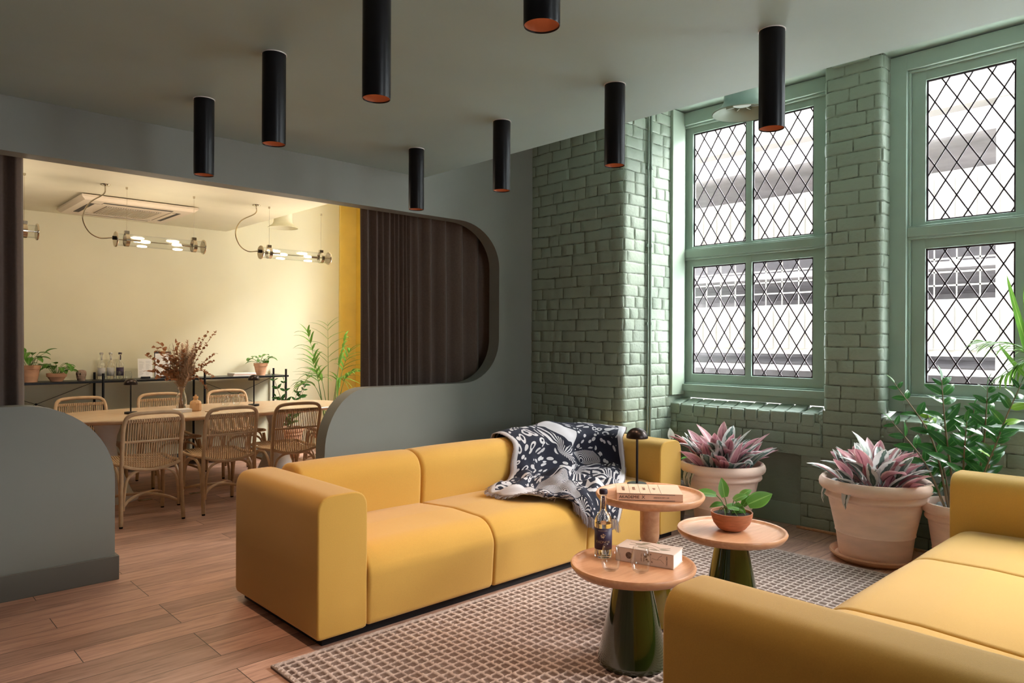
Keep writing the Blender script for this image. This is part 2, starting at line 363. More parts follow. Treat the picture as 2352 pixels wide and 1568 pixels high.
# partition wall with its curved openings, built as front outline polygons
def partition():
    xl, xr = -2.6, 5.0
    z_s, z_t, R = 1.047, 2.402, .44
    mb = MB()
    front = WY
    # outline of whole wall walked once: floor-left -> around low wall -> gap -> stub -> sill -> head -> back to the left
    low = [(xl, 0), (1.191, 0)]+[(1.191, .58)]+arc2(1.191-.46, 1.035-.46, .46, 0, pi/2, 14)+[(-.2, 1.035)]
    left = [(-.5, 1.035)]+arc2(-.5, 1.035+.4, .4, -pi/2, -pi, 8)+arc2(-.5, z_t-.4, .4, pi, pi/2, 8)
    head = arc2(4.213-.44, z_t-.40, 1, pi/2, pi/2, 1)
    re = [(4.213-.44+.44*cos(a), z_t-.37+.37*sin(a)) for a in [pi/2-pi/2*i/12 for i in range(13)]]
    rb = [(4.213-.40+.40*cos(a), z_s+.37+.37*sin(a)) for a in [-pi/2*i/12 for i in range(13)]]
    sill = [(2.90, z_s)]
    stub = [(2.54+.36-.36*sin(a), z_s-.45+.45*cos(a)) for a in [pi/2*i/14 for i in range(15)]]
    stub = stub+[(2.525, .3), (2.525, 0)]
    poly = low+left+re+rb+sill+stub+[(xr, 0), (xr, TOP), (SX, TOP), (SX, SLAB+.3), (xl, SLAB+.3)]
    out = []
    for p in poly:
        if not out or (abs(p[0]-out[-1][0])+abs(p[1]-out[-1][1])) > 1e-4: out.append(p)
    from mathutils.geometry import tessellate_polygon
    tri = tessellate_polygon([[Vector((x, z, 0)) for x, z in out]])
    A = [mb.v((x, front, z)) for x, z in out]; Bv = [mb.v((x, front+WT, z)) for x, z in out]; k = len(out)
    for t in tri: mb.face([A[i] for i in t]); mb.face([Bv[i] for i in reversed(t)])
    for i in range(k): mb.face([A[i], A[(i+1) % k], Bv[(i+1) % k], Bv[i]])
    return struct(mb, 'wall_left', PLASTER, ang=30)
partition()
# skirting round the low wall end
mb = MB(); mb.box(-2.6, 1.212, WY-.014, WY, 0, .14); mb.box(1.191, 1.212, WY, WY+WT, 0, .14); mb.box(-2.6, 1.212, WY+WT, WY+WT+.014, 0, .14)
struct(mb, 'baseboard_left', SKIRT, bevel=.003)
struct(MB().box(2.52, 4.62, WY-.014, WY, 0, .14), 'baseboard_corner', SKIRT, bevel=.003)
# dining room walls
struct(MB().box(-2.6, 4.92, FY, FY+.2, 0, TOP+.1), 'wall_back', YELW, smooth=False)
struct(MB().box(4.92, 5.45, FY-.02, FY+.2, 0, TOP+.1), 'wall_back_corner', mat('golden_yellow_plaster', (.80, .60, .17), .65, var=.04), bevel=.015, bseg=3)
struct(MB().box(-2.8, -2.6, -3.3, 9, 0, TOP+.1), 'wall_end', PLASTER, smooth=False)
mb = MB(); mb.box(-2.8, 2.0, -3.5, -3.3, 0, TOP); mb.box(3.2, 5.6, -3.5, -3.3, 0, TOP); mb.box(-2.8, 5.6, -3.5, -3.3, 0, .9); mb.box(-2.8, 5.6, -3.5, -3.3, 2.4, TOP)  # the gap is an added, unseen opening that lets in fill light
struct(mb, 'wall_near', PLASTER, smooth=False)
# dining side window wall (mostly hidden behind the curtain)
mb = MB(); mb.box(5.17, 5.6, 7.6, FY, 0, TOP); mb.box(5.17, 5.6, WY+WT, 5.6, 0, TOP); mb.box(5.17, 5.6, 5.6, 7.6, 0, .92); mb.box(5.17, 5.6, 5.6, 7.6, 3.3, TOP)
struct(mb, 'wall_dining_side', YELB, smooth=False)

# painted brick: each course is a run of bricks following a plan path
def rpath(pts, r=.045, n=5):
    out = [Vector((*pts[0], 0))]
    for i in range(1, len(pts)-1):
        a, b, c = (Vector((*pts[k], 0)) for k in (i-1, i, i+1)); d0 = (a-b).normalized(); d1 = (c-b).normalized()
        p0, p1 = b+d0*r, b+d1*r; ctr = b+d0*r+d1*r
        for k in range(n+1):
            t = k/n*pi/2; out.append(ctr-d1*r*cos(t)-d0*r*sin(t))
    out.append(Vector((*pts[-1], 0))); return out
class Path:
    def __init__(s, pts):
        s.p = pts; s.s = [0]
        for a, b in zip(pts, pts[1:]): s.s.append(s.s[-1]+(b-a).length)
        s.L = s.s[-1]
    def at(s, t):
        t = max(0, min(s.L, t))
        for i in range(len(s.p)-1):
            if t <= s.s[i+1] or i == len(s.p)-2:
                d = s.p[i+1]-s.p[i]; f = (t-s.s[i])/max(1e-9, s.s[i+1]-s.s[i]); T = d.normalized()
                return s.p[i]+d*f, Vector((T.y, -T.x, 0))
    def knots(s, a, b):
        k = [a, b]+[x for x in s.s if a+.004 < x < b-.004]
        n = max(1, int((b-a)/.045)); k += [a+(b-a)*i/n for i in range(1, n)]
        k.sort(); o = [k[0]]
        for x in k[1:]:
            if x-o[-1] > .003: o.append(x)
        o[-1] = b; return o
def bricks(mb, pts, z0, z1, course=.0932, length=.27, mortar=.007, side=1, depth=.0050, r=.045, header=False, back=.0):
    P = Path(rpath(pts, r) if len(pts) > 2 else [Vector((*p, 0)) for p in pts])
    # mortar backing
    kn = P.knots(0, P.L); rows = []
    for zz in (z0, z1): rows.append([(lambda q: (q[0]+q[1]*side*back).to_tuple()[:2]+(zz,))(P.at(t)) for t in kn])
    mb.mi = 1; mb.grid(rows); mb.mi = 0
    z = z0; row = 0
    while z < z1-.015:
        h = min(course, z1-z); t = -random.random()*length*.2-(.5*length if row % 2 else 0)
        hdr = header or row % 5 == 3
        while t < P.L:
            ln = (length*.5 if hdr or random.random() < .12 else length)*random.uniform(.82, 1.15); a, b = max(0, t+mortar/2), min(P.L, t+ln-mortar/2); t += ln
            if b-a < .02: continue
            dd = depth*random.uniform(.55, 1.25); g = .006; zl, zh = z+mortar*.45+random.uniform(-.001, .001), z+h-mortar*.45
            ks = P.knots(a, b); ks = [ks[0], a+.007]+[k for k in ks[1:-1] if a+.012 < k < b-.012]+[b-.007, ks[-1]]; tilt = random.uniform(-.0025, .0025)
            pr = []
            for (zz, off) in ((zl, back-.001), (zl+g*.5, dd*.7), (zl+g*1.6, dd), ((zl+zh)/2, dd*1.05), (zh-g*1.6, dd), (zh-g*.5, dd*.7), (zh, back-.001)):
                rw = []
                for i, k in enumerate(ks):
                    q, nn = P.at(k); e = 1.0
                    of = off
                    if i in (0, len(ks)-1): of = back-.001 if off > 0 else off
                    if off > 0: of += tilt*((k-a)/(b-a)-.5)+.0045*noise.noise(Vector((q.x*17, q.y*17, zz*17)))*(0 if i in (0, len(ks)-1) else 1)
                    rw.append((q.x+nn.x*side*of, q.y+nn.y*side*of, zz+.006*noise.noise(Vector((q.x*7, q.y*7, zz*9)))+.002*noise.noise(Vector((q.x*40, q.y*40, zz*40)))))
                pr.append(rw)
                if i < 0: pass
            # pinch in second columns for a soft arris
            mb.grid(pr)
        z += course; row += 1
    return mb
# left pier: solid core and brick skin
PX, MX = 4.62, 5.30
mb = MB(); mb.keepn = 1
mb.box(PX+.012, 5.6, 3.602, WY+WT, 0, TOP)
bricks(mb, [(PX, WY+.01), (PX, 3.59), (WX+.02, 3.59)], 0, TOP, side=1)
struct(mb, 'wall_pier', [BRICKP, MORT], ang=50)
mb = MB()
mb.box(MX+.012, 5.6, 1.877, 2.258, .88, TOP)
bricks(mb, [(5.58, 2.27), (MX, 2.27), (MX, 1.865), (5.58, 1.865)], .90, TOP, side=1)
mb.keepn = 1
struct(mb, 'wall_middle_pier', [BRICKP, MORT], ang=50)
# pier right of window 2 and further (out of frame, but they shape the light)
mb = MB(); mb.box(MX, 5.6, -.40, .05, .88, TOP); mb.box(MX, 5.6, -3.3, -1.9, .88, TOP)
struct(mb, 'wall_outer_pier', BRICKP)
# wall below the sills
mb = MB()
mb.box(MX+.07, 5.6, -3.3, 3.6, 0, .86)          # core, its face is the recessed plaster panel
mb.box(MX+.012, MX+.08, -3.3, 3.6, .56, .86)
mb.box(MX+.012, MX+.08, 1.5, 2.44, 0, .58)
bricks(mb, [(MX, 2.27), (MX, 1.865)], .62, .90, side=1)
bricks(mb, [(MX, 3.60), (MX, 2.285)], .62, .805, side=1, length=.20, depth=.007)
bricks(mb, [(MX, 1.85), (MX, -3.3)], .62, .805, side=1, length=.24, depth=.007)
bricks(mb, [(MX+.01, 2.44), (MX+.01, 1.5)], .0, .56, side=1, depth=.004)
mb.box(MX-.004, MX+.03, -3.3, 3.6, .552, .622)
mb.keepn = 1
struct(mb, 'wall_right', [BRICKP, MORT], ang=50)
struct(MB().box(MX+.055, MX+.071, 2.44, 3.6, 0, .16), 'baseboard_right', TRIM, bevel=.003)
struct(MB().box(MX-.022, MX-.002, 1.5, 2.46, 0, .02), 'trim_8', BEECH, bevel=.006)
# header-brick sills
def sill(name, ya, yb):
    mb = MB(); y = ya
    while y > yb+.03:
        wd = random.uniform(.105, .125); e = max(yb, y-wd); dz = random.uniform(-.006, .006)
        mb.obox(((MX-.012+WX)/2, (y+e)/2, .843+dz), ((WX-MX+.012)/2, 0, .024), (0, (y-e)/2-.004, 0), (0, 0, .047))
        y = e
    mb.box(MX+.01, WX+.02, yb, ya, .80, .875)
    o = struct(mb, name, BRICKP, bevel=.010, bseg=3); return o
sill('trim_2', 3.60, 2.31); sill('trim_3', 1.83, .0); sill('trim_4', -.4, -1.9)
# broken plaster keys beside the sills
def rubble(name, y, z0, z1):
    mb = MB()
    for i in range(16):
        t = i/15; mb.sphere((MX+.02+random.uniform(-.012, .012), y+random.uniform(-.012, .012), z0+(z1-z0)*t), random.uniform(.018, .03), 7, 5, (1, 1, 1.1))
    struct(mb, name, BRICKP)
rubble('trim_5', 2.288, .64, .85); rubble('trim_6', 1.847, .66, .85)
# pipe clipped to the left pier
mb = MB(); PY = 3.565
mb.tube([(4.955, PY, 0), (4.955, PY, TOP)], .012, 12); mb.tube([(4.925, PY+.004, 0), (4.925, PY+.004, TOP)], .007, 8)
for zz in (.85, 1.55, 2.2, 2.85): mb.tube([(4.955, PY, zz-.012), (4.955, PY, zz+.012)], .017, 12); mb.box(4.915, 4.975, PY, 3.585, zz-.012, zz+.012)
tag(mb.build('service_pipe', mat('green_steel_pipe', (.24, .29, .24), .3, metal=.5)), 'thin green painted pipe running up the brick pier left of the window', 'pipe')

# ------------------------------------------------------------------ windows
LEAD = mat('lead_came', (.05, .035, .045), .5, metal=.3)
def pane_glass():
    m = bpy.data.materials.new('window_glass'); m.use_nodes = True; n, l = nt(m)
    g = n.new('ShaderNodeBsdfGlossy'); g.inputs['Roughness'].default_value = .02; t = n.new('ShaderNodeBsdfTransparent'); t.inputs[0].default_value = (.96, .97, .96, 1)
    mx = n.new('ShaderNodeMixShader'); mx.inputs[0].default_value = .05; l.new(t.outputs[0], mx.inputs[1]); l.new(g.outputs[0], mx.inputs[2])
    l.new(mx.outputs[0], n['Material Output'].inputs[0]); return m
PANE = pane_glass()
def window(idx, yl, yr, zb, zt, panes_y, rows, casl, casr, trans_z):
    """yl > yr. panes_y: list of (ya, yb) glass intervals; rows: [(z0,z1)]"""
    root = bpy.data.objects.new('window_%d' % idx, None); COL.objects.link(root); root.location = (WX, (yl+yr)/2, zb); root['kind'] = 'structure'
    X0 = WX
    cnt = [0]
    def B(mb, x0, x1, y0, y1, z0, z1):
        cnt[0] = (cnt[0]+1) % 9; e = .0006*cnt[0]; x0 += e; x1 -= e; mb.box(x0-WX, x1-WX, y0-(yl+yr)/2, y1-(yl+yr)/2, z0-zb, z1-zb)
    mb = MB()      # outer casing and frame
    for a, b in ((yl, yl-casl), (yr, yr+casr)): B(mb, X0-.03, X0+.14, a, b, zb, zt)
    B(mb, X0-.03, X0+.14, yl, yr, zt-.11, zt); B(mb, X0-.02, X0+.14, yl, yr, zb, zb+.055); B(mb, X0-.045, X0+.14, yl-casl+.01, yr+casr-.01, zb+.055, zb+.115)
    B(mb, X0-.012, X0+.14, yl-casl, yr+casr, trans_z[0], trans_z[1])
    il, ir = yl-casl, yr+casr
    mb.build('window_frame', TRIM, root, bevel=.004, smooth=False)
    for (z0, z1), (s0, s1) in zip(rows, ((trans_z[1], zt-.11), (zb+.115, trans_z[0]))):
        fr = MB()
        # inner step
        for a, b in ((il, il-.016), (ir, ir+.016)): B(fr, X0+.0, X0+.12, a, b, s0, s1)
        B(fr, X0+.0, X0+.12, il, ir, s1-.016, s1); B(fr, X0, X0+.12, il, ir, s0, s0+.012)
        # sash around glass
        ys = [il-.016]+[v for p in panes_y for v in p]+[ir+.016]
        for i in range(0, len(ys), 2): B(fr, X0+.03, X0+.085, ys[i], ys[i+1], s0+.01, s1-.01)
        B(fr, X0+.03, X0+.085, il-.016, ir+.016, z1, s1-.01); B(fr, X0+.03, X0+.085, il-.016, ir+.016, s0+.01, z0)
        fo = fr.build('sash', TRIM, root, bevel=.003, smooth=False)
        for ya, yb in panes_y:
            g = MB(); B(g, X0+.056, X0+.060, ya, yb, z0, z1); g.build('pane', PANE, fo, smooth=False)
            ld = MB(); dw, dh = .135, .22; cy, cz = (yl+yr)/2, zb
            def P3(y, z): return (X0+.052-WX, y-cy, z-cz)
            wy, wz = ya-yb, z1-z0
            # diagonals clipped to the pane rectangle
            for sgn in (1, -1):
                k = -12
                while k < 24:
                    # line: v = v0 + sgn*(dh/dw)*u, u from yb side
                    v0 = k*dh+(wz % dh)/2-(dh*.5 if 0 else 0); sl_ = sgn*dh/dw
                    u0, u1 = 0, wy; va, vb = v0, v0+sl_*wy
                    pts = []
                    for (u, v) in ((u0, va), (u1, vb)):
                        if 0 <= v <= wz: pts.append((u, v))
                    for v in (0, wz):
                        u = (v-v0)/sl_
                        if 0 < u < wy: pts.append((u, v))
                    if len(pts) >= 2:
                        (ua, va_), (ub, vb_) = pts[0], pts[1]
                        if abs(ua-ub) > .004:
                            d = Vector((0, ub-ua, vb_-va_)); L = d.length; d.normalize(); nn = Vector((1, 0, 0)).cross(d)
                            ld.obox(P3(yb+(ua+ub)/2, z0+(va_+vb_)/2), d*L/2, nn*.0042, Vector((.004, 0, 0)))
                    k += 1
            for y0_, y1_, z0_, z1_ in ((ya, ya-.012, z0, z1), (yb, yb+.012, z0, z1), (ya, yb, z0, z0+.010), (ya, yb, z1, z1-.012)): B(ld, X0+.046, X0+.060, y0_, y1_, z0_, z1_)
            ld.build('lead_lattice', LEAD, fo, smooth=False)
    return root
WB, WTp = .915, TOP-.01
window(1, 3.605, 2.28, WB, WTp, [(3.51, 3.003), (2.948, 2.438)], [(2.238, 3.235), (1.12, 2.062)], .006, .02, (2.138, 2.204))
window(2, 1.868, .10, WB, WTp, [(1.651, 1.128), (1.075, .55)], [(2.243, 3.225), (1.121, 2.054)], .113, .36, (2.138, 2.204))
# white timber lining on the reveal of window 1
struct(MB().box(WX-.20, WX-.01, 3.560, 3.596, .94, WTp), 'trim_7', mat('pale_green_trim', (.33, .40, .32), .4), bevel=.003)
for i, (a, b) in enumerate(((-.40, -1.9), (7.6, 5.6))):
    mb = MB(); mb.box(WX, WX+.08, a, a-.12, .95, 3.35); mb.box(WX, WX+.08, b, b+.12, .95, 3.35); mb.box(WX, WX+.08, (a+b)/2-.05, (a+b)/2+.05, .95, 3.35)
    mb.box(WX, WX+.08, a, b, 2.15, 2.23); mb.box(WX, WX+.08, a, b, 3.2, 3.35); mb.box(WX, WX+.08, a, b, .9, 1.05)
    struct(mb, 'window_%d' % (3+i), TRIM if i == 0 else YELB, bevel=.004)
# ------------------------------------------------------------------ outside
CONC = mat('facade_concrete', (.16, .142, .128), .8, var=.08, vscale=1)  # one concrete tone for panels, ribs and screen
CONC2 = mat('deck_concrete', (.30, .27, .28), .9, var=.2, vscale=2)  # mottled tone, paler than the panels
struct(MB().box(5.95, 40, -30, 30, -.4, -.3), 'ground', mat('pavement', (.85, .83, .80), .9, var=.05))
bd = thing('parking_building', 'pale concrete parking building with open decks seen across the street', 'building', (12, 3, -.3))
mb = MB()
def BB(mb, x0, x1, y0, y1, z0, z1): mb.box(x0-12, x1-12, y0-3, y1-3, z0+.3, z1+.3)
for z0, z1 in ((-.3, .35), (1.2, 2.05), (2.9, 3.95), (4.9, 7.2)): BB(mb, 12, 12.35, -1, 14, z0, z1)
for y in (-1, 2, 9, 13): BB(mb, 12.02, 12.5, y, y+.7, -.3, 7.2)
mb.build('concrete_panel', CONC, bd, smooth=False)
mb = MB()
for z0, z1 in ((1.3, 1.95), (3.0, 3.85)):
    y = -1; mb = MB(); BB(mb, 11.985, 12.0, -1, 14, z0, z1)
    while y < 14: BB(mb, 11.93, 11.99, y, y+.14, z0, z1); y += .28
    mb.build('ribbed_cladding', CONC, bd, smooth=False)
mb = MB()
for z in (.75, 2.4, 4.4): BB(mb, 12.36, 19, -1, 14, z-.05+.2, z+.05+.2)
BB(mb, 19, 19.2, -1, 14, -.3, 7.2)
mb.build('deck', CONC2, bd, smooth=False)
mb = MB()
y = -1
while y < 14: BB(mb, 12.1, 12.12, y, y+.018, 2.05, 2.9); y += .3
for z in (2.25, 2.45, 2.65): BB(mb, 12.1, 12.12, -1, 14, z, z+.025)
mb.build('mesh_screen', CONC, bd, smooth=False)
for y in (1.0, 3.6, 5.2, 8.0):
    mb = MB(); BB(mb, 13.5, 14.7, y, y+.08, 2.74, 2.80); mb.build('strip_light', mat('tube_glow', (1, 1, 1), .5, emis=(1, .9, .75), estr=14), bd, smooth=False)
# ------------------------------------------------------------------ soft furniture pieces
def soft(mb, prof, a0, a1, axis, inset=.03, n=5, bulge=.0, e0=1, e1=1):
    """extrude a closed 2D profile (list of (p,q)) along an axis from a0 to a1 with rounded ends.
    axis 'x': profile is (y,z); axis 'y': profile is (x,z)"""
    cx_ = sum(p for p, q in prof)/len(prof); cq = sum(q for p, q in prof)/len(prof)
    w_ = (max(p for p, q in prof)-min(p for p, q in prof))/2; h_ = (max(q for p, q in prof)-min(q for p, q in prof))/2
    sec = []
    def st(a, ins): sec.append((a, ins))
    if e0:
        for i in range(n+1):
            t = i/n*pi/2; st(a0+inset*e0*(1-cos(t))if 0 else a0+inset*e0*(1-sin(pi/2-t+0)) if 0 else a0+inset*e0*(1-cos(pi/2*(1-i/n)) if 0 else 1-sqrt(max(0, 1-(i/n)**2))) if 0 else a0+inset*e0*(1-cos(pi/2*i/n)), inset*e0*(1-sin(pi/2*i/n)))
    else: st(a0, 0)
    for k in (.25, .5, .75): st(a0+(a1-a0)*k, 0)
    if e1:
        for i in range(n, -1, -1): st(a1-inset*e1*(1-cos(pi/2*i/n)), inset*e1*(1-sin(pi/2*i/n)))
    else: st(a1, 0)
    rg = []
    for a, ins in sec:
        r = []
        t = (a-a0)/(a1-a0); bl = bulge*(1-(2*t-1)**4)
        for p, q in prof:
            u, v = (p-cx_), (q-cq)
            u2 = u*(1-ins/w_); v2 = v*(1-ins/h_)
            top = max(0, v/h_)
            x, z = cx_+u2, cq+v2+bl*top**2
            r.append((a, x, z) if axis == 'x' else (x, a, z))
        rg.append([Vector(p) for p in r])
    mb.rings(rg)
    # fan-fill caps are ngons: fine for flat ends
    return mb
def corner_prof(pts):
    """pts: list of (y,z,radius) polygon corners -> rounded outline"""
    out = []; k = len(pts)
    for i in range(k):
        p0, p1, p2 = (Vector(pts[(i+j-1) % k][:2]) for j in range(3)); r = pts[i][2]
        d0 = (p0-p1).normalized(); d1 = (p2-p1).normalized(); ang = d0.angle(d1); t = r/math.tan(ang/2)
        a, b = p1+d0*t, p1+d1*t; n = 7 if r > .02 else 2
        for j in range(n+1):
            f = j/n; q = a*(1-f)**2+p1*2*f*(1-f)+b*f*f; out.append((q.x, q.y))
    return out
def sofa(name, label, loc, rz, bounds, W, D=.95, arm=.26, seams=True, by=0):
    """local: x along the length 0..W, front at y=0, back at y=D"""
    root = thing(name, label, 'sofa', loc, rz)
    zb = .045
    seatp = corner_prof([(.005, zb, .03), (-.012, .30, .12), (.03, .415, .15), (.35, .425, .12), (.69+by, .40, .01), (.69+by, zb, .01)])
    backp = corner_prof([(.69+by, zb+.02, .01), (.665+by, .45, .05), (.655+by, .70, .14), (.80+by, .715, .1), (D, .70, .11), (D+.0, zb, .03)])
    xs = [arm]+list(bounds)+[W-arm]
    for a, b in zip(xs, xs[1:]):
        mb = MB(); soft(mb, seatp, a+.001, b-.001, 'x', inset=.022, bulge=.012); mb.build('seat', FAB, root, ang=60)
        mb = MB(); soft(mb, backp, a+.001, b-.001, 'x', inset=.028, bulge=.012); mb.build('backrest', FAB, root, ang=60)
    for a, b in ((0, arm), (W-arm, W)):
        armp = corner_prof([(a, zb, .02), (a-.0, .695, .085), (b+.0, .695, .085), (b, zb, .02)])
        mb = MB(); soft(mb, armp, 0, D, 'y', inset=.06, n=7, bulge=.006, e0=.18, e1=1.1)
        ao = mb.build('armrest', FAB, root, ang=60)
        if seams:
            cx_ = (a+b)/2; pm = corner_prof([(a+.004, zb+.01, .02), (a+.004, .690, .08), (b-.004, .690, .08), (b-.004, zb+.01, .02)])
            mb = MB(); mb.tube([(p, .0075, q) for p, q in pm], .0028, 6, closed=True); mb.build('piping', FABS, ao)
    mb = MB(); mb.box(.05, W-.05, .05, D-.05, .0, zb+.01); mb.build('base', BLACK, root, smooth=False)
    return root
sofa('modular_sofa', 'long mustard yellow modular sofa against the grey low wall, patterned throw over its back', (1.575, 2.93, 0), 0, [1.063, 1.85], 2.885)
s2 = sofa('modular_sofa', 'mustard yellow sofa in the right foreground seen from behind its near armrest', (4.54, 1.165, .0145), pi, [.96, 1.85], 2.86, D=1.25, by=.3)

# rug
RUG = (1.36, 4.625, .2, 2.93); CELL = .047
def rug():
    x0, x1, y0, y1 = RUG; nx = int((x1-x0)/CELL); ny = int((y1-y0)/CELL); sub = 5
    P = []
    for j in range(ny*sub+1):
        row = []
        for i in range(nx*sub+1):
            u, v = (i % sub)/sub, (j % sub)/sub
            x = x0+i*CELL/sub; y = y0+j*CELL/sub
            b = min(abs(u), 1-abs(u)); rib = 1 if v == 0 else 0
            h = .0135 if (i % sub == 0) or (j % sub == 0) else (.0115 if (i % sub == 1 and random.random() < .6) else .0055)
            if i < 3 or j < 3 or i > nx*sub-3 or j > ny*sub-3: h = .012
            wv = .006*noise.noise(Vector((x*2.2, y*2.2, 1)))
            row.append((x+wv+.0012*random.uniform(-1, 1), y+wv*.8+.0012*random.uniform(-1, 1), h+.0012*random.uniform(-1, 1)))
        P.append(row)
    mb = MB(); mb.grid(P)
    X1 = x0+nx*CELL; Y1 = y0+ny*CELL
    mb.box(x0+.003, X1-.003, y0+.003, Y1-.003, .001, .0045)
    mb.box(x0-.004, x0+.02, y0, Y1, .001, .012)
    mb.keepn = 0
    return mb.build('waffle_rug', rug_mat(CELL), smooth=True, ang=180)
tag(rug(), 'large beige and brown waffle weave rug under the coffee tables', 'rug')

# ------------------------------------------------------------------ coffee tables
def round_top(mb, R, z, t=.045, lip=.012):
    mb.lathe([(.01, z-t), (R-.05, z-t), (R-.018, z-t+.008), (R-.003, z-.018), (R, z-.008), (R-.004, z), (R-.012, z), (R-.018, z-.004), (R-.026, z-lip), (R-.05, z-lip-.002), (.01, z-lip-.002)], seg=72)
def cone_table(label, loc, H, R, lac, post=False):
    root = thing('coffee_table', label, 'table', loc)
    mb = MB(); round_top(mb, R, H); mb.build('table_top', BEECH, root, ang=50)
    if post:
        mb = MB(); mb.lathe([(.02, H-.262), (.030, H-.258), (.043, H-.24), (.048, H-.215), (.048, H-.045)], seg=36); mb.build('wooden_column', BEECH, root)
        mb = MB(); mb.lathe([(.15, 0), (.152, .006), (.050, H-.252), (.02, H-.25)], seg=48); mb.build('cone_base', lac, root)
    else:
        mb = MB(); mb.lathe([(.150, 0), (.153, .006), (.150, .02), (.074, H-.05), (.074, H-.044)], seg=64); mb.build('cone_base', lac, root)
    return root
TA, TB, TC = (2.527, 1.904), (3.303, 1.873), (2.977, 2.14)
HA, HB, HC = .44, .456, .643
cone_table('round beech coffee table with dark olive cone base, in front, holding the bottle and glasses', (*TA, .0145), HA-.0145, .27, GREENG)
cone_table('round beech coffee table with dark olive cone base carrying the small potted plant', (*TB, .0145), HB-.0145, .27, GREENG)
cone_table('tallest round beech coffee table with wooden column on ochre cone, holding the desk lamp', (*TC, .0145), HC-.0145, .27, GOLDG, post=True)
LIPZ = .014
# ------------------------------------------------------------------ mushroom lamps
def mushroom(label, loc, group='small dome table lamps'):
    root = thing('table_lamp', label, 'lamp', loc, 0, group)
    mb = MB(); mb.lathe([(.001, 0), (.050, 0), (.052, .003), (.052, .017), (.049, .020), (.001, .020)], seg=36); mb.build('base', BLACK, root, ang=40)
    mb = MB(); mb.lathe([(.0065, .02), (.0065, .262)], seg=14); mb.build('stem', BLACK, root)
    dome = [(.0575*sin(a), .262+.052*cos(a)) for a in [pi*.5*i/10 for i in range(11)]]
    dome[0] = (.001, .314)
    mb = MB(); mb.lathe(dome+[(.0565, .258), (.052, .259)], seg=40); mb.build('lamp_shade', DARKB, root, ang=60)
    mb = MB(); mb.lathe([(.001, .259), (.0505, .259), (.0505, .262), (.001, .262)], seg=32); mb.build('diffuser', DIFF, root)
    l = bpy.data.lights.new('lamp_glow', 'POINT'); l.energy = .35; l.color = (1, .68, .4); l.shadow_soft_size = .02
    o = bpy.data.objects.new('lamp_glow', l); COL.objects.link(o); o.parent = root; o.location = (0, 0, .245)
    return root
mushroom('dark dome lamp standing on the tallest coffee table beside the book', (3.105, 2.315, HC-LIPZ))
mushroom('dark dome lamp at the left end of the dining table', (1.909, 6.94, .74))
mushroom('dark dome lamp at the right end of the dining table near the glasses', (3.047, 6.98, .74))
# ------------------------------------------------------------------ books on the coffee tables
def book(name, label, loc, rz, w, d, h, cover, page=WHITE, group=None):
    root = thing(name, label, 'book', loc, rz, group)
    mb = MB(); mb.box(-w/2, w/2, -d/2, d/2, 0, .003); mb.box(-w/2, w/2, -d/2, d/2, h-.003, h); mb.box(-w/2, w/2, -d/2, -d/2+.004, 0, h)
    mb.build('cover', cover, root, bevel=.001)
    mb = MB(); mb.box(-w/2+.004, w/2-.004, -d/2+.004, d/2-.004, .003, h-.003); mb.build('pages', page, root, smooth=False)
    return root
BK1 = mat('salmon_book_cloth', (.74, .50, .37), .7, var=.04); BK2 = mat('greige_book_cover', (.66, .52, .45), .55, var=.03)
b1 = book('book', 'thick salmon coloured art book lying on the tallest coffee table', (2.955, 2.135, HC-LIPZ), math.radians(-50), .315, .235, .036, BK1)
M = frame((-.085, -.1183, .0185), (1, 0, 0), (0, 0, 1))
text_mesh('AKADEMIE  X', .0205, 'spine_title', INK, b1, M)
text_mesh('LESSONS IN ART + LIFE', .0072, 'spine_title', INK, b1, frame((.055, -.1183, .0175), (1, 0, 0), (0, 0, 1)))
mb = MB(); mb.box(-.148, .12, -.1183, -.1178, .0315, .0335); mb.box(-.148, .12, -.1183, -.1178, .003, .005)
for x in (-.095, -.045, .005, .055): mb.box(x, x+.0014, -.11, .11, .0362, .0366)
mb.build('printed_line', INK, b1, smooth=False)
for i, (x, s_) in enumerate(((-.122, 'AKADEMIE X'), (-.07, 'LESSONS'), (-.02, 'IN ART'), (.03, '+ LIFE'))):
    text_mesh(s_, .020, 'cover_title', mat('brown_ink', (.25, .12, .08), .6), b1, frame((x, 0, .0365), (0, 1, 0), (-1, 0, 0)), sx=.9)
b2 = book('book', 'very thick pale book with leaf drawings lying on the front coffee table', (2.636, 1.896, HA-LIPZ), math.radians(-74), .265, .136, .062, BK2)
LEAFP = mat('printed_grey_green', (.25, .21, .15), .6); BRNP = mat('printed_brown', (.16, .08, .06), .6)
mb = MB()
for (x, y, L, W_, a) in ((-.045, .02, .055, .022, .2), (-.02, -.028, .06, .018, -.1), (.035, -.035, .045, .016, .05), (.075, -.012, .05, .022, .3), (-.03, .045, .04, .02, .5)):
    mb.leaf((x-L/2*cos(a), y-L/2*sin(a), .0624), (cos(a), sin(a), 0), (0, 0, 1), L, W_, bend=0, fold=0)
mb.build('printed_leaf', LEAFP, b2, smooth=False)
mb = MB()
for pts in (((-.1, .03), (-.06, .02), (0, .03), (.05, .0), (.09, .02)), ((-.09, -.01), (-.03, .0), (.02, -.01), (.06, -.04))):
    mb.tube([(x, y, .0622) for x, y in pts], .0009, 5)
for pts in (((.035, .035), (.055, .03), (.075, .033), (.09, .02)), ((.06, .03), (.07, .045), (.082, .052))):
    mb.tube([(x, -.0677, z) for x, z in pts], .0008, 5)
mb.build('printed_stem', LEAFP, b2)
mb = MB()
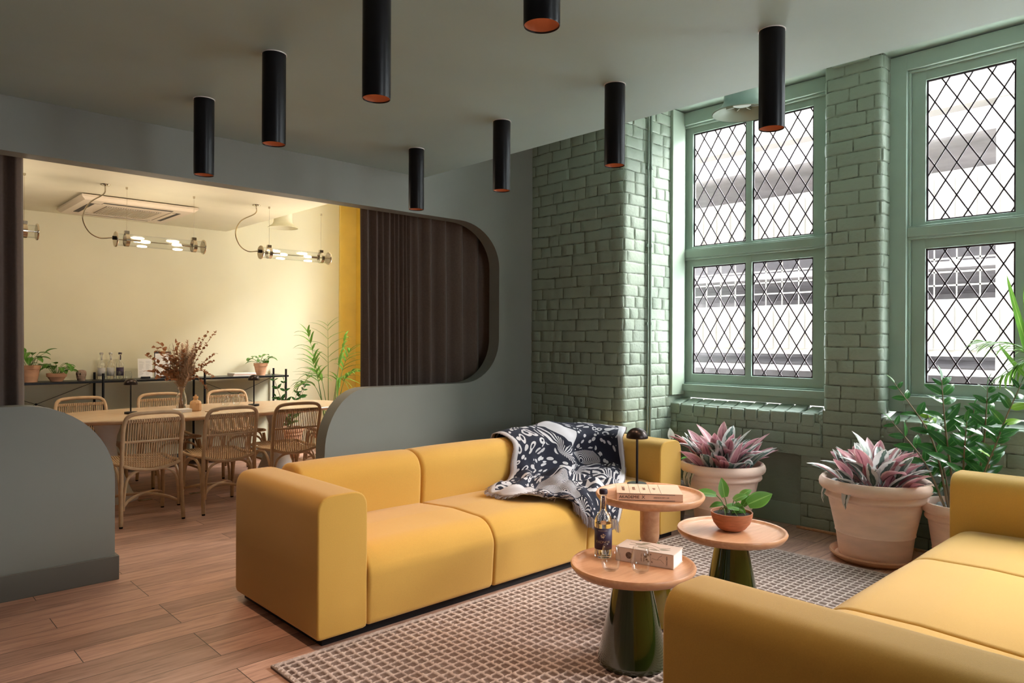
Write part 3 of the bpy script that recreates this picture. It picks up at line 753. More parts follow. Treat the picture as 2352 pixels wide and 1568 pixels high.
for (x, z, r) in ((.018, .046, .006), (.03, .05, .004), (.02, .018, .005), (.036, .018, .004), (.008, .038, .006), (.012, .025, .005)):
    mb.lathe([(.0001, 0), (r, 0), (r, .0004), (.0001, .0004)], (x, -.0676, z), 14, ax=Vector((0, -1, 0)))
mb.build('printed_berries', BRNP, b2, smooth=False)
mb = MB(); mb.lathe([(.0001, 0), (.015, 0), (.015, .0004), (.0001, .0004)], (-.07, -.0676, .031), 20, ax=Vector((0, -1, 0)))
mb.box(-.092, -.048, -.0679, -.0676, .026, .036); mb.box(-.102, -.092, -.0679, -.0676, .022, .04)
mb.build('printed_jar', BRNP, b2, smooth=False); mb = MB(); mb.box(-.045, -.04, -.0679, -.0676, .02, .042); mb.box(-.03, -.022, -.0679, -.0676, .02, .042); mb.box(-.045, -.022, -.0679, -.0676, .029, .033)
mb.build('printed_figure', BRNP, b2, smooth=False)
text_mesh('THE NEW', .008, 'spine_title', BRNP, b2, frame((-.012, -.068, .031), (0, 0, -1), (1, 0, 0)))
text_mesh('HERBAL', .010, 'spine_title', BRNP, b2, frame((.0, -.068, .031), (0, 0, -1), (1, 0, 0)))
text_mesh('TASCHEN', .0095, 'spine_title', INK, b2, frame((.103, -.068, .031), (0, 0, 1), (-1, 0, 0)))
# ------------------------------------------------------------------ glasses and bottles
def glass(label, loc, s=1.0, group='stemless tumblers', prof=None):
    root = thing('drinking_glass', label, 'glass', loc, 0, group)
    o = prof or [(.001, 0), (.022, 0), (.034, .010), (.042, .035), (.043, .052), (.039, .078), (.0325, .105)]
    inn = [(r-.0018, z) for r, z in o[::-1][:-2]]; inn = inn+[(.020, .006), (.001, .006)]
    mb = MB(); mb.lathe([(r*s, z*s) for r, z in o]+[(o[-1][0]*s-.0009, o[-1][1]*s+.0008)]+[(r*s, z*s) for r, z in inn], seg=36); mb.build('bowl', GLASS2, root, ang=80)
    return root
glass('clear stemless glass on the front coffee table, closest to the bottle', (2.405, 1.928, HA-LIPZ+.0005))
glass('clear stemless glass on the front coffee table, in front of the thick book', (2.478, 1.826, HA-LIPZ+.0005))
LIQ = mat('clear_spirit', (1, .98, .9), .0, trans=1, ior=1.34)
PURP = mat('purple_label', (.028, .015, .05), .5); SILV = mat('silver_label', (.42, .41, .40), .45); CAPD = mat('dark_stopper', (.03, .015, .03), .5)
def bottle(label, loc, labm, capm, s=1.0, lett=None, rz=0, group=None, lettm=None):
    root = thing('spirit_bottle', label, 'bottle', loc, rz, group)
    R = .0375
    o = [(.001, .004), (.033, 0), (R, .006), (R, .158), (.036, .170), (.028, .186), (.018, .198), (.0145, .208), (.0135, .225), (.0135, .268), (.0155, .270), (.0155, .276), (.012, .278)]
    inn = [(.0105, .276), (.0105, .225), (.0115, .208), (.0155, .197), (.0255, .184), (.033, .169), (R-.003, .157), (R-.003, .012), (.001, .012)]
    mb = MB(); mb.lathe([(r*s, z*s) for r, z in o+inn], seg=40); mb.build('glass_body', GLASS, root, ang=80)
    mb = MB(); mb.lathe([(.001, .0125*s), ((R-.0032)*s, .0125*s), ((R-.0032)*s, .150*s), (.001, .150*s)], seg=36); mb.build('liquid', LIQ, root, ang=50)
    mb = MB(); mb.lathe([(.001, .277*s), (.0175*s, .277*s), (.0185*s, .282*s), (.0185*s, .292*s), (.016*s, .297*s), (.001, .298*s)], seg=24); mb.build('stopper', capm, root)
    def wrap(mb, r, z0, z1, a0, a1):
        n = 20; P = [[(r*sin(a0+(a1-a0)*i/n), -r*cos(a0+(a1-a0)*i/n), z) for i in range(n+1)] for z in (z0, z1)]; mb.grid(P)
    mb = MB(); wrap(mb, (R+.0006)*s, .040*s, .132*s, -1.9, 1.9); lab = mb.build('paper_label', labm, root, solid=.0003)
    mb = MB(); wrap(mb, .0142*s, .214*s, .268*s, -.45, .45); mb.build('neck_label', labm, root, solid=.0003)
    if lett:
        cm = lettm
        tm = text_mesh(lett, .0155*s, 'label_lettering', cm, root, frame((0, 0, 0), (1, 0, 0), (0, 0, 1)))
        me = tm.data; r = (R+.0012)*s
        for v in me.vertices: v.co = Vector((r*sin(v.co.x/r), -r*cos(v.co.x/r), v.co.z+.074*s))
        lm = MB()      # the illegible small print is only thin rules
        for zz, hw in ((.122, .022),):
            lm.grid([[(r*sin(x*s/r), -r*cos(x*s/r), z*s) for x in (-hw, -hw/2, 0, hw/2, hw)] for z in (zz, zz+.0014)])
        lm.build('small_print', cm, root, smooth=False)
        nk = text_mesh(lett, .0105*s, 'label_lettering', cm, root, frame((0, -.0152*s, .241*s), (0, 0, 1), (-1, 0, 0)))
        # small leaping horse emblem, flat print
        mb = MB(); E_ = [(-.012, .100), (-.008, .106), (-.002, .104), (.0, .112), (.004, .108), (.012, .104), (.009, .101), (.005, .100), (.008, .095), (.004, .096), (.002, .088), (-.001, .095), (-.005, .090), (-.006, .097), (-.010, .093), (-.008, .099)]
        vs = [mb.v((r*sin(x*s/r), -r*cos(x*s/r), z*s)) for x, z in E_]
        from mathutils.geometry import tessellate_polygon
        for t in tessellate_polygon([[Vector((x, z, 0)) for x, z in E_]]): mb.face([vs[i] for i in t])
        mb.build('emblem', cm, root, smooth=False)
    return root
GOLDI = mat('gold_print', (.62, .5, .36), .4, metal=.3)
yaw_cam = YAW-pi/2
bottle('clear gin bottle with purple label on the front coffee table', (2.530, 2.072, HA-LIPZ+.0005), PURP, CAPD, 1.03, 'RADNOR', yaw_cam-.15, lettm=GOLDI)
# ------------------------------------------------------------------ dining table
root = thing('dining_table', 'long oval dining table with pale top on two flared white pedestals', 'table', (2.6, 6.93, 0))
def supell(a, b, n, k=72): return [(a*abs(cos(t))**(2/n)*(1 if cos(t) > 0 else -1), b*abs(sin(t))**(2/n)*(1 if sin(t) > 0 else -1)) for t in [2*pi*i/k for i in range(k)]]
mb = MB(); mb.rings([[Vector((x, y, z)) for x, y in supell(1.36-e, .61-e, 2.6)] for z, e in ((.700, .06), (.712, .02), (.722, .004), (.732, .0), (.740, .006))])
mb.build('table_top', TABW, root, ang=50)
for x in (-.88, .66):
    mb = MB(); mb.lathe([(.24, 0), (.245, .01), (.20, .06), (.14, .2), (.085, .38), (.068, .48), (.075, .56), (.11, .66), (.15, .702)], (x, 0, 0), 44); mb.build('pedestal', OFFW, root)
for x in (-.63, -.2):
    mb = MB(); mb.box(-.055, .055, -.03, .03, 0, .004); tag(mb.build('floor_socket', STEEL, at=(2.6+x, 6.735, .0), bevel=.001), 'small metal floor socket plate under the dining table, %s' % ('nearer the left pedestal' if x < -.5 else 'near the middle of the table'), 'socket', 'floor sockets')
# ------------------------------------------------------------------ rattan chairs
def make_chair(label, loc, rz):
    root = thing('dining_chair', label, 'chair', loc, rz, 'rattan chairs round the dining table')
    # rear legs, front legs
    for s in (-1, 1):
        lg = MB(); lg.tube(smoothpath([(s*.222, -.262, .012), (s*.216, -.236, .22), (s*.210, -.226, .44)], 4), .0155, 10); lo = lg.build('leg', RATT, root)
        c = MB(); c.lathe([(.0135, 0), (.0135, .013)], (s*.222, -.262, 0), 10); c.build('rubber_foot', BLACK, lo)
        lg = MB(); lg.tube(smoothpath([(s*.228, .252, .012), (s*.224, .232, .25), (s*.205, .205, .425)], 4), .0155, 10); lo = lg.build('leg', RATT, root)
        c = MB(); c.lathe([(.0135, 0), (.0135, .013)], (s*.228, .252, 0), 10); c.build('rubber_foot', BLACK, lo)
    hoop = [(-.210, -.226, .43), (-.208, -.236, .56), (-.210, -.262, .70), (-.206, -.282, .775), (-.185, -.295, .825), (-.13, -.302, .845), (0, -.306, .85), (.13, -.302, .845), (.185, -.295, .825), (.206, -.282, .775), (.210, -.262, .70), (.208, -.236, .56), (.210, -.226, .43)]
    mb = MB(); mb.tube(smoothpath(hoop, 5), .0155, 10); mb.build('back_frame', RATT, root)
    # seat frame loop
    sf = [(-.205, -.225, .455), (-.215, .0, .445), (-.222, .17, .452), (-.19, .232, .452), (0, .245, .452), (.19, .232, .452), (.222, .17, .452), (.215, 0, .445), (.205, -.225, .455), (.12, -.232, .425), (0, -.238, .41), (-.12, -.232, .425)]
    mb = MB(); mb.tube(smoothpath(sf, 5, True), .0125, 8, closed=True); mb.build('seat_frame', RATT, root)
    def xz(x): return 1-(x/.2)**2
    mb = MB(); mb.tube(smoothpath([(-.200, -.282, .785), (-.1, -.285, .790), (0, -.287, .792), (.1, -.285, .790), (.200, -.282, .785)], 4), .0085, 8)
    mb.tube(smoothpath([(-.205, -.238, .63), (-.1, -.262, .632), (0, -.27, .632), (.1, -.262, .632), (.205, -.238, .63)], 4), .0095, 8); mb.build('crossbar', RATT, root)
    N = 22; back = MB(); seat = MB()
    for i in range(N):
        x = -.178+.356*i/(N-1); d = xz(x)
        back.tube(smoothpath([(x, -.270, .802), (x, -.300, .790), (x, -.282, .772), (x, -.248-.014*d, .64), (x, -.222-.016*d, .53), (x, -.215-.012*d, .455-.025*d), (x, -.17, .432-.012*d)], 3), .0048, 6)
        back.tube([(x, -.285, .779), (x, -.285, .803)], .0135, 6)
        seat.tube(smoothpath([(x, -.18, .432-.012*d), (x, -.05, .434-.012*d), (x, .12, .449-.006*d), (x, .235, .466), (x, .25, .45)], 3), .0052, 6)
    back.build('back_slats', RATT, root); seat.build('seat_slats', RATT, root)
    # arched braces below the seat and low stretchers
    for s in (-1, 1):
        y = s*.235
        mb = MB(); mb.tube(smoothpath([(-.198, y*.99, .12), (-.19, y*.98, .26), (-.165, y*.97, .36), (-.10, y*.96, .405), (0, y*.96, .41), (.10, y*.96, .405), (.165, y*.97, .36), (.19, y*.98, .26), (.198, y*.99, .12)], 4), .0105, 8); mb.build('brace', RATT, root)
        mb = MB(); x = s*.212; mb.tube(smoothpath([(x, -.20, .17), (x, -.185, .28), (x, -.15, .37), (x, -.08, .415), (x, 0, .42), (x, .08, .415), (x, .15, .37), (x, .18, .28), (x, .195, .17)], 4), .0105, 8); mb.build('brace', RATT, root)
        mb = MB(); mb.tube(smoothpath([(-.216, s*.24, .135), (-.12, s*.11, .175), (0, s*.018, .185), (.12, s*.11, .175), (.216, s*.24, .135)], 5), .0115, 8); mb.build('stretcher', RATT, root)
    return root
ch0 = make_chair('rattan dining chair on the near side of the table, closest to the grey low wall', (1.765, 6.10, 0), 0)
for x, y, rz, lab in ((2.355, 6.10, .02, 'middle of the three rattan chairs on the near side of the dining table'),
                      (2.955, 6.12, -.03, 'rattan chair on the near side of the table, nearest the yellow sofa arm and curtain'),
                      (1.69, 7.36, pi+.05, 'rattan chair on the far side of the table behind the left table lamp'),
                      (2.40, 7.44, pi, 'rattan chair on the far side of the table, behind the dried flowers'),
                      (3.09, 7.50, pi-.03, 'rattan chair on the far side of the table behind the drinking glasses'),
                      (3.93, 6.93, pi/2, 'rattan chair at the head of the table by the palm')):
    dup(ch0, (x, y, 0), rz, lab)
# ------------------------------------------------------------------ items on the dining table
TZ = .7405
glass('clear tumbler on the dining table, left of the two', (2.83, 7.15, TZ), .95, 'tumblers on the dining table')
glass('clear tumbler on the dining table, right of the two and nearer the lamp', (2.96, 7.20, TZ), .95, 'tumblers on the dining table')
root = thing('faceted_vase', 'small ochre bottle shaped faceted vase beside the dried flowers', 'vase', (2.425, 6.82, TZ))
mb = MB(); OCH = mat('ochre_ceramic', (.62, .36, .17), .5)
mb.lathe([(.001, .001), (.045, 0), (.052, .012), (.052, .075), (.044, .092), (.024, .100), (.020, .112), (.024, .118), (.024, .136), (.014, .137), (.013, .11), (.001, .105)], seg=10); mb.build('body', OCH, root, smooth=False)
mb = MB(); mb.lathe([(.012, .134), (.009, .148), (.004, .152)], seg=8); mb.build('stopper', OCH, root, smooth=False)
mb = MB(); mb.box(-.07, .07, -.05, .05, 0, .028); mb.box(-.068, .068, -.048, .048, .028, .030)
tag(mb.build('white_box', WHITE, at=(2.30, 6.80, TZ), bevel=.002), 'small white box lying on the dining table in front of the glass vase', 'box')
mb = MB(); mb.lathe([(.001, 0), (.06, 0), (.062, .003), (.06, .006), (.001, .006)], seg=36)
tag(mb.build('coaster', mat('tan_leather', (.42, .25, .13), .6), at=(2.53, 6.70, TZ)), 'thin round tan coaster beside the ochre vase', 'coaster')
# bouquet in glass vase
root = thing('glass_vase', 'tall clear glass vase holding the dried bouquet on the dining table', 'vase', (2.345, 6.96, TZ))
o = [(.001, 0), (.032, 0), (.038, .012), (.046, .05), (.050, .09), (.044, .13), (.030, .17), (.026, .19), (.034, .215), (.037, .222)]
mb = MB(); mb.lathe(o+[(r-.003, z) for r, z in o[::-1][:-2]]+[(.034, .006), (.001, .006)], seg=36); mb.build('glass_body', GLASS, root, ang=80)
root = thing('dried_bouquet', 'bouquet of dried eucalyptus, grasses and pampas in the glass vase', 'flowers', (2.345, 6.96, TZ+.008))
rnd = random.Random(3); st = MB(); lf = MB(); pm = MB(); gr = MB()
RV = Vector((sin(YAW), -cos(YAW), 0))          # direction across the view
def stemline(tip, bow=.0):
    tip = Vector(tip); foot = Vector((rnd.uniform(-.02, .02), rnd.uniform(-.02, .02), .01)); nk = Vector((tip.x*.06, tip.y*.06, .19))
    mid = nk.lerp(tip, .5)+Vector((0, 0, bow)); return smoothpath([foot, nk, mid, tip], 8)
# eucalyptus branches: (across, depth, height)
for a, dp, h, big in ((-.33, .0, .50, 1), (-.27, .05, .58, 1), (-.22, -.05, .42, 1), (-.17, .03, .32, 1), (-.28, -.05, .36, 1), (.30, .02, .72, 0), (.22, .05, .72, 0), (.33, -.04, .52, 0), (.27, .06, .45, 0), (.30, -.02, .30, 0), (.24, .02, .18, 0), (-.08, .06, .62, 1), (.05, -.06, .56, 0), (-.16, .06, .26, 1), (-.12, 0, .50, 1), (-.20, 0, .62, 1), (.18, 0, .60, 0), (.14, .05, .66, 0), (-.24, .02, .28, 1), (-.05, -.05, .5, 1)):
    tip = RV*a+Vector((cos(YAW), sin(YAW), 0))*dp+Vector((0, 0, h)); p = stemline(tip, .05 if h > .3 else .12)
    st.tube(p, .0017, 5)
    m = len(p)
    for i in range(int(m*.48), m):
        for k in range(2 if big else 3):
            d = Vector((rnd.uniform(-1, 1), rnd.uniform(-1, 1), rnd.uniform(-.2, .9)))
            L = rnd.uniform(.032, .052) if big else rnd.uniform(.018, .028)
            lf.leaf(p[i]+Vector((rnd.uniform(-.006, .006),)*3), d, (rnd.uniform(-1, 1), rnd.uniform(-1, 1), 1), L, L*(.62 if big else .85), bend=rnd.uniform(-.5, .8), fold=.2, segs=4, shape='leaf' if big else 'round')
for i in range(44):
    a = rnd.uniform(-.15, .12); tip = RV*a+Vector((0, rnd.uniform(-.07, .07), rnd.uniform(.36, .60))); p = stemline(tip); st.tube(p, .0012, 5)
    for q in p[len(p)//2:]:
        for k in range(3): gr.leaf(q, (rnd.uniform(-.6, .6), rnd.uniform(-.6, .6), 1), (1, 0, 0), rnd.uniform(.02, .035), .005, bend=.2, segs=2, shape='blade')
for a, h in ((.03, .54), (.05, .46), (.09, .50), (.02, .60), (.06, .63), (.10, .58), (.13, .50), (.07, .50), (.11, .40)):
    tip = RV*a+Vector((0, rnd.uniform(-.04, .04), h)); p = stemline(tip); st.tube(p, .0014, 5)
    for i in range(len(p)//2, len(p)):
        t = (i-len(p)/2)/(len(p)/2); rr = .040*sin(pi*min(.93, t*.85+.12))+.004
        for k in range(34):
            an = rnd.uniform(0, 2*pi); d = Vector((cos(an), sin(an), rnd.uniform(.5, 1.8)))
            pm.leaf(p[i]+Vector((0, 0, rnd.uniform(-.015, .015))), d, (0, 0, 1), rr*rnd.uniform(1.0, 1.9), .008, bend=.5, fold=0, segs=2, shape='blade')
st.build('stem', DRYS, root); lf.build('eucalyptus_leaves', LDRY, root, ang=180); gr.build('grass_heads', DRYS, root, ang=180); pm.build('pampas_plume', PAMP, root, ang=180)

# ------------------------------------------------------------------ shelf along the far wall
SZ = .975
root = thing('metal_shelf', 'long low black metal shelf unit with wire cross braces along the yellow wall', 'shelf', (2.4, 8.38, 0))
ox, oy = 2.4, 8.38
for z in (SZ, .53, .10):
    mb = MB(); mb.box(.30-ox, 4.02-ox, 8.21-oy, 8.56-oy, z-.022, z); mb.build('shelf_board', BLACK, root, bevel=.002)
for x in (.95, 2.0, 3.02, 3.985):
    for y in (8.215, 8.555):
        mb = MB(); mb.tube([(x-ox, y-oy, 0), (x-ox, y-oy, 1.05)], .0125, 12); mb.build('post', BLACK, root)
for x0, x1 in ((.95, 2.0), (3.02, 3.985)):
    mb = MB(); mb.tube([(x0-ox, 8.545-oy, .95), (x1-ox, 8.545-oy, .53)], .0028, 6); mb.tube([(x0-ox, 8.545-oy, .53), (x1-ox, 8.545-oy, .95)], .0028, 6)
    mb.lathe([(.001, -.003), (.012, -.003), (.012, .003), (.001, .003)], ((x0+x1)/2-ox, 8.54-oy, .74), 12, ax=Vector((0, 1, 0))); mb.build('cross_brace', BLACK, root)
# plants ------------------------------------------------------------
def pot_body(mb, R, r, H, rim=.03, rimh=.06):
    mb.lathe([(.001, .0), (r, 0), (R-rim*.4, H-rimh), (R, H-rimh), (R+.004, H), (R-.008, H), (R-.014, H-.012), (R-.03, H-.03), (.001, H-.03)], seg=44)
def pothos(mbl, mbs, R, z, n, spread, hgt, size, seed, shape='heart', droop=.9):
    r = random.Random(seed)
    for i in range(n):
        a = 2*pi*i/n+r.uniform(-.3, .3); rad = spread*r.uniform(.35, 1); h = hgt*r.uniform(.35, 1)
        p0 = Vector((cos(a)*R*.35*r.random(), sin(a)*R*.35*r.random(), z)); p1 = Vector((cos(a)*rad, sin(a)*rad, z+h))
        pts = smoothpath([p0, p0.lerp(p1, .5)+Vector((0, 0, h*.25)), p1], 5); mbs.tube(pts, .0022, 5)
        L = size*r.uniform(.75, 1.15)
        mbl.leaf(p1, (cos(a)+r.uniform(-.5, .5), sin(a)+r.uniform(-.5, .5), r.uniform(-.2, .7)), (0, 0, 1), L, L*.66, bend=droop*r.uniform(.5, 1.3), fold=.28, segs=7, shape='heart')
def potted(name, label, cat, loc, R, r, H, leaves, rim=.006, rimh=.035, pot=TERR, saucer=False):
    root = thing(name, label, cat, loc)
    mb = MB(); mb.lathe([(.001, 0), (r, 0), (R-rim, H-rimh), (R, H-rimh), (R+.002, H), (R-.006, H), (R-.010, H-.012), (R-.014, H-.03), (.001, H-.031)], seg=40); mb.build('pot', pot, root, ang=35)
    mb = MB(); mb.lathe([(.001, H-.032), (R-.013, H-.032), (R-.013, H-.022), (.001, H-.016)], seg=28); mb.build('soil', SOIL, root)
    ml, ms = MB(), MB(); leaves(ml, ms, R, H-.025); ml.build('foliage', LPOTH, root, ang=180); ms.build('stems', STEMG, root)
    return root
potted('potted_pothos', 'pothos in a tall terracotta pot at the left end of the far shelf', 'plant', (1.40, 8.39, SZ), .088, .06, .165, lambda a, b, R, z: pothos(a, b, R, z, 15, .16, .17, .10, 5))
potted('potted_pothos', 'bushy pothos in a shallow terracotta bowl on the far shelf, left of the stone head', 'plant', (1.62, 8.37, SZ), .088, .05, .082, lambda a, b, R, z: pothos(a, b, R, z, 24, .17, .13, .09, 9))
potted('potted_pothos', 'small pothos in a tapered terracotta pot at the right end of the far shelf', 'plant', (3.745, 8.39, SZ), .080, .052, .145, lambda a, b, R, z: pothos(a, b, R, z, 15, .12, .12, .09, 12))
# stone head planter
root = thing('stone_head', 'small carved stone head with a skull like face on the far shelf', 'ornament', (1.835, 8.36, SZ), YAW-pi/2)
STN = mat('carved_stone', (.30, .21, .17), .9, var=.25, vscale=40, bump=.6, bscale=200)
mb = MB(); mb.rings([[Vector((sx*cos(2*pi*j/28), sy*sin(2*pi*j/28)-(dy if sin(2*pi*j/28) < 0 else 0), z)) for j in range(28)] for z, sx, sy, dy in ((0, .034, .034, .0), (.012, .036, .036, .004), (.03, .038, .038, .008), (.045, .040, .042, .006), (.06, .046, .046, .003), (.08, .047, .047, .002), (.095, .044, .044, 0), (.106, .034, .034, 0), (.111, .012, .012, 0))])
mb.build('head', STN, root)
DK = mat('dark_brown_eye', (.05, .035, .03), .9)  # dark brown tone of the eye spots
for s in (-1, 1):
    mb = MB(); mb.sphere((s*.017, -.046, .070), .0085, 12, 8, (1, .5, 1.1)); mb.build('eye', DK, root)
    mb = MB(); mb.sphere((s*.046, -.004, .068), .010, 10, 7, (.6, .7, 1.3)); mb.build('ear', STN, root)
mb = MB(); mb.obox((0, -.049, .056), (.005, 0, 0), (0, .006, 0), (0, 0, .009)); mb.build('nose', STN, root, bevel=.003)
mb = MB()
for i in range(6): mb.box(-.0165+i*.0056, -.0165+i*.0056+.0044, -.050, -.040, .024, .035)
mb.build('teeth', STN, root, bevel=.001)
bottle('clear bottle with silver label on the far shelf, leftmost of three', (2.035, 8.43, SZ), SILV, SILV, .96, group='spirit bottles on the far shelf')
bottle('clear bottle with silver label on the far shelf, middle of three', (2.125, 8.44, SZ), SILV, SILV, .96, group='spirit bottles on the far shelf')
bottle('clear bottle with dark purple label on the far shelf, rightmost of three', (2.215, 8.44, SZ), PURP, CAPD, .96, group='spirit bottles on the far shelf')
for i, (x, y, lab) in enumerate(((2.06, 8.31, 'in front of the leftmost bottle'), (2.155, 8.32, 'between the two silver labelled bottles'), (2.19, 8.27, 'in front of the purple labelled bottle'), (2.27, 8.34, 'at the right end of the bottles'))):
    glass('stemless glass on the far shelf ' + lab, (x, y, SZ), .85, 'glasses on the far shelf')
# menus and clipboard
def menu(label, x, w, h, board, clip):
    root = thing('menu_stand', label, 'menu', (x, 8.40, SZ), -.1)
    t = -.12; sn, cs = sin(t), cos(t)
    def sl(p): return (p[0], p[1]*cs-p[2]*sn, p[1]*sn+p[2]*cs+.012)
    def ob(mb, x0, x1, y0, y1, z0, z1):
        c = sl(((x0+x1)/2, (y0+y1)/2, (z0+z1)/2)); mb.obox(c, ((x1-x0)/2, 0, 0), ((0, (y1-y0)/2*cs, (y1-y0)/2*sn)), (0, -(z1-z0)/2*sn, (z1-z0)/2*cs))
    mb = MB(); mb.box(-.045, .045, -.03, .03, 0, .022); mb.build('stand', BLACK, root, bevel=.002)
    if board:
        mb = MB(); ob(mb, -w/2-.008, w/2+.008, .0005, .004, -.005, h+.022); mb.build('clipboard', mat('dark_board', (.05, .04, .045), .6), root)
        mb = MB(); ob(mb, -.03, .03, -.008, .0, h-.004, h+.01); mb.tube([sl((-.02, -.004, h+.01)), sl((-.012, -.006, h+.026)), sl((.012, -.006, h+.026)), sl((.02, -.004, h+.01))], .0022, 6); mb.build('clip', mat('brass_clip', (.75, .5, .2), .25, metal=1), root)
    mb = MB(); ob(mb, -w/2, w/2, -.0014, .0, 0, h); pg = mb.build('paper', WHITE, root, smooth=False)
    mb = MB(); z = h-.03; r = random.Random(int(x*100))
    while z > .02:
        for xa in (-w/2+.012, .006):
            ob(mb, xa, xa+(w/2-.02)*r.uniform(.5, 1), -.0018, -.0013, z, z+.0016)
        z -= .0075 if r.random() < .8 else .014
    mb.build('printed_lines', mat('grey_print', (.35, .34, .36), .7), pg, smooth=False)
menu('printed white menu sheet standing in a small black block on the far shelf', 2.455, .145, .205, False, False)
menu('clipboard with brass clip and white sheet behind the dried bouquet', 2.635, .15, .26, True, True)
z = SZ
for i, (w_, d_, h_, m_) in enumerate(((.27, .21, .012, WHITE), (.268, .205, .012, WHITE), (.262, .20, .012, WHITE))):
    bb = book('book', 'thin white book on the far shelf, %s of the stack of three' % ('bottom', 'middle', 'top')[i], (3.50, 8.36, z), .04*i-.05, w_, d_, h_, mat('salmon_spine', (.66, .45, .38), .7) if i == 1 else WHITE, group='white books stacked on the far shelf'); z += h_
# ------------------------------------------------------------------ curtains
def curtain(name, label, knots, y0, depth, z0, z1, loc, slant=0, seed=1):
    r = random.Random(seed); cols = []
    for a, b in zip(knots, knots[1:]):
        dd = min(depth*1.5, .55*(b-a)+.022)*r.uniform(.85, 1.1)
        for i in range(9):
            t = i/9; cols.append((a+(b-a)*(t+.10*sin(2*pi*t)), -dd*abs(sin(pi*t))**.75))
    cols.append((knots[-1], 0)); P = []
    for k in range(13):
        f = k/12; z = z0+(z1-z0)*f
        P.append([(x+slant*(1-f)*(1+.3*sin(j*.4))-loc[0], y0+o*(1.05-.18*f)+.004*sin(f*7+j*.3)-loc[1], z-loc[2]) for j, (x, o) in enumerate(cols)])
    mb = MB(); mb.grid(P); return tag(mb.build(name, CURT, ang=180, solid=.003, at=loc), label, 'curtain')
kn = [2.985, 3.06, 3.135, 3.19, 3.255, 3.30, 3.34, 3.38, 3.415, 3.455, 3.54, 3.665, 3.83, 4.01, 4.20, 4.38, 4.58]
curtain('velvet_curtain', 'dark taupe velvet curtain filling the curved wall opening', kn, 4.90, .075, .03, 2.66, (3.7, 4.88, .03), slant=.02)
curtain('velvet_curtain', 'dark taupe velvet curtain hanging at the left edge behind the low wall', [.05, .2, .34, .47, .60, .69, .775], 4.90, .075, .03, 2.66, (.4, 4.88, .03), slant=.02, seed=4)
# ------------------------------------------------------------------ tube pendants in the dining room
def tube_pendant(label, x0, cable_x):
    root = thing('tube_pendant', label, 'lamp', (x0, 6.70, 2.245), 0, 'glass tube pendants over the dining table')
    L = .735; X = Vector((1, 0, 0))
    mb = MB(); mb.lathe([(.052, .012), (.052, L-.012), (.0495, L-.012), (.0495, .012)], (0, 0, 0), 40, ax=X, cap=False)
    mb.rings([], cap=False) if 0 else None
    mb.build('glass_tube', GLASS2, root, ang=60)
    for a in (0, L-.012):
        mb = MB(); mb.lathe([(.001, a), (.064, a), (.066, a+.003), (.066, a+.009), (.064, a+.012), (.001, a+.012)], (0, 0, 0), 40, ax=X); mb.build('end_cap', STEEL, root, ang=40)
    mb = MB(); mb.lathe([(.012, -.02), (.016, -.018), (.016, 0), (.001, 0)], (0, 0, .01), 16, ax=X); mb.build('cable_gland', BLACK, root)
    for a in (.075, L-.105):
        mb = MB(); mb.lathe([(.054, a), (.0555, a), (.0555, a+.03), (.054, a+.03)], (0, 0, 0), 40, ax=X, cap=False); mb.box(a-.004, a+.034, -.014, .014, .053, .078); mb.build('clamp', STEEL, root, ang=40)
        mb = MB(); mb.tube([(a+.015, 0, .078), (a+.015, 0, SLAB-2.245)], .0013, 6); mb.lathe([(.001, SLAB-2.245-.02), (.009, SLAB-2.245-.018), (.010, SLAB-2.245)], (a+.015, 0, 0), 12); mb.build('suspension_wire', STEEL, root)
    mb = MB(); mb.tube([(.01, 0, .0), (L-.01, 0, .0)], .004, 8); mb.tube([(.12, 0, .0), (.20, 0, 0)], .013, 10); mb.tube([(L-.20, 0, 0), (L-.12, 0, 0)], .013, 10); mb.build('socket', STEEL, root)
    for a, s in ((.20, 1), (L-.20, -1)):
        mb = MB(); mb.lathe([(.010, a), (.014, a+s*.02), (.015, a+s*.05), (.010, a+s*.075), (.001, a+s*.082)], (0, 0, 0), 14, ax=X); mb.build('bulb', BULB, root)
    H_ = SLAB-2.245; cx_ = cable_x
    mb = MB(); mb.tube(smoothpath([(-.02, 0, .01), (-.12, 0, .0), (-.20, .0, .05), (-.24, 0, .16), (-.19, 0, .28), (cx_-.01, 0, .37), (cx_, 0, H_-.01)], 8), .0055, 8); mb.build('cable', STEEL, root)
    mb = MB(); mb.lathe([(.001, H_-.012), (.035, H_-.010), (.038, H_-.004), (.038, H_)], (cx_, 0, 0), 24); mb.build('ceiling_rose', STEEL, root)
    for a in (.22, L-.22):
        l = bpy.data.lights.new('bulb_glow', 'POINT'); l.energy = 6.0; l.color = (1, .84, .64); l.shadow_soft_size = .06; l.specular_factor = 0
        o = bpy.data.objects.new('bulb_glow', l); COL.objects.link(o); o.parent = root; o.location = (a, 0, -.075)
    return root
tube_pendant('glass tube pendant with steel caps in the middle, below the air conditioner', 1.715, -.075)
tube_pendant('glass tube pendant with steel caps at the right, nearest the bright yellow wall', 2.98, -.04)
tube_pendant('glass tube pendant half hidden behind the left curtain', .43, -.06)
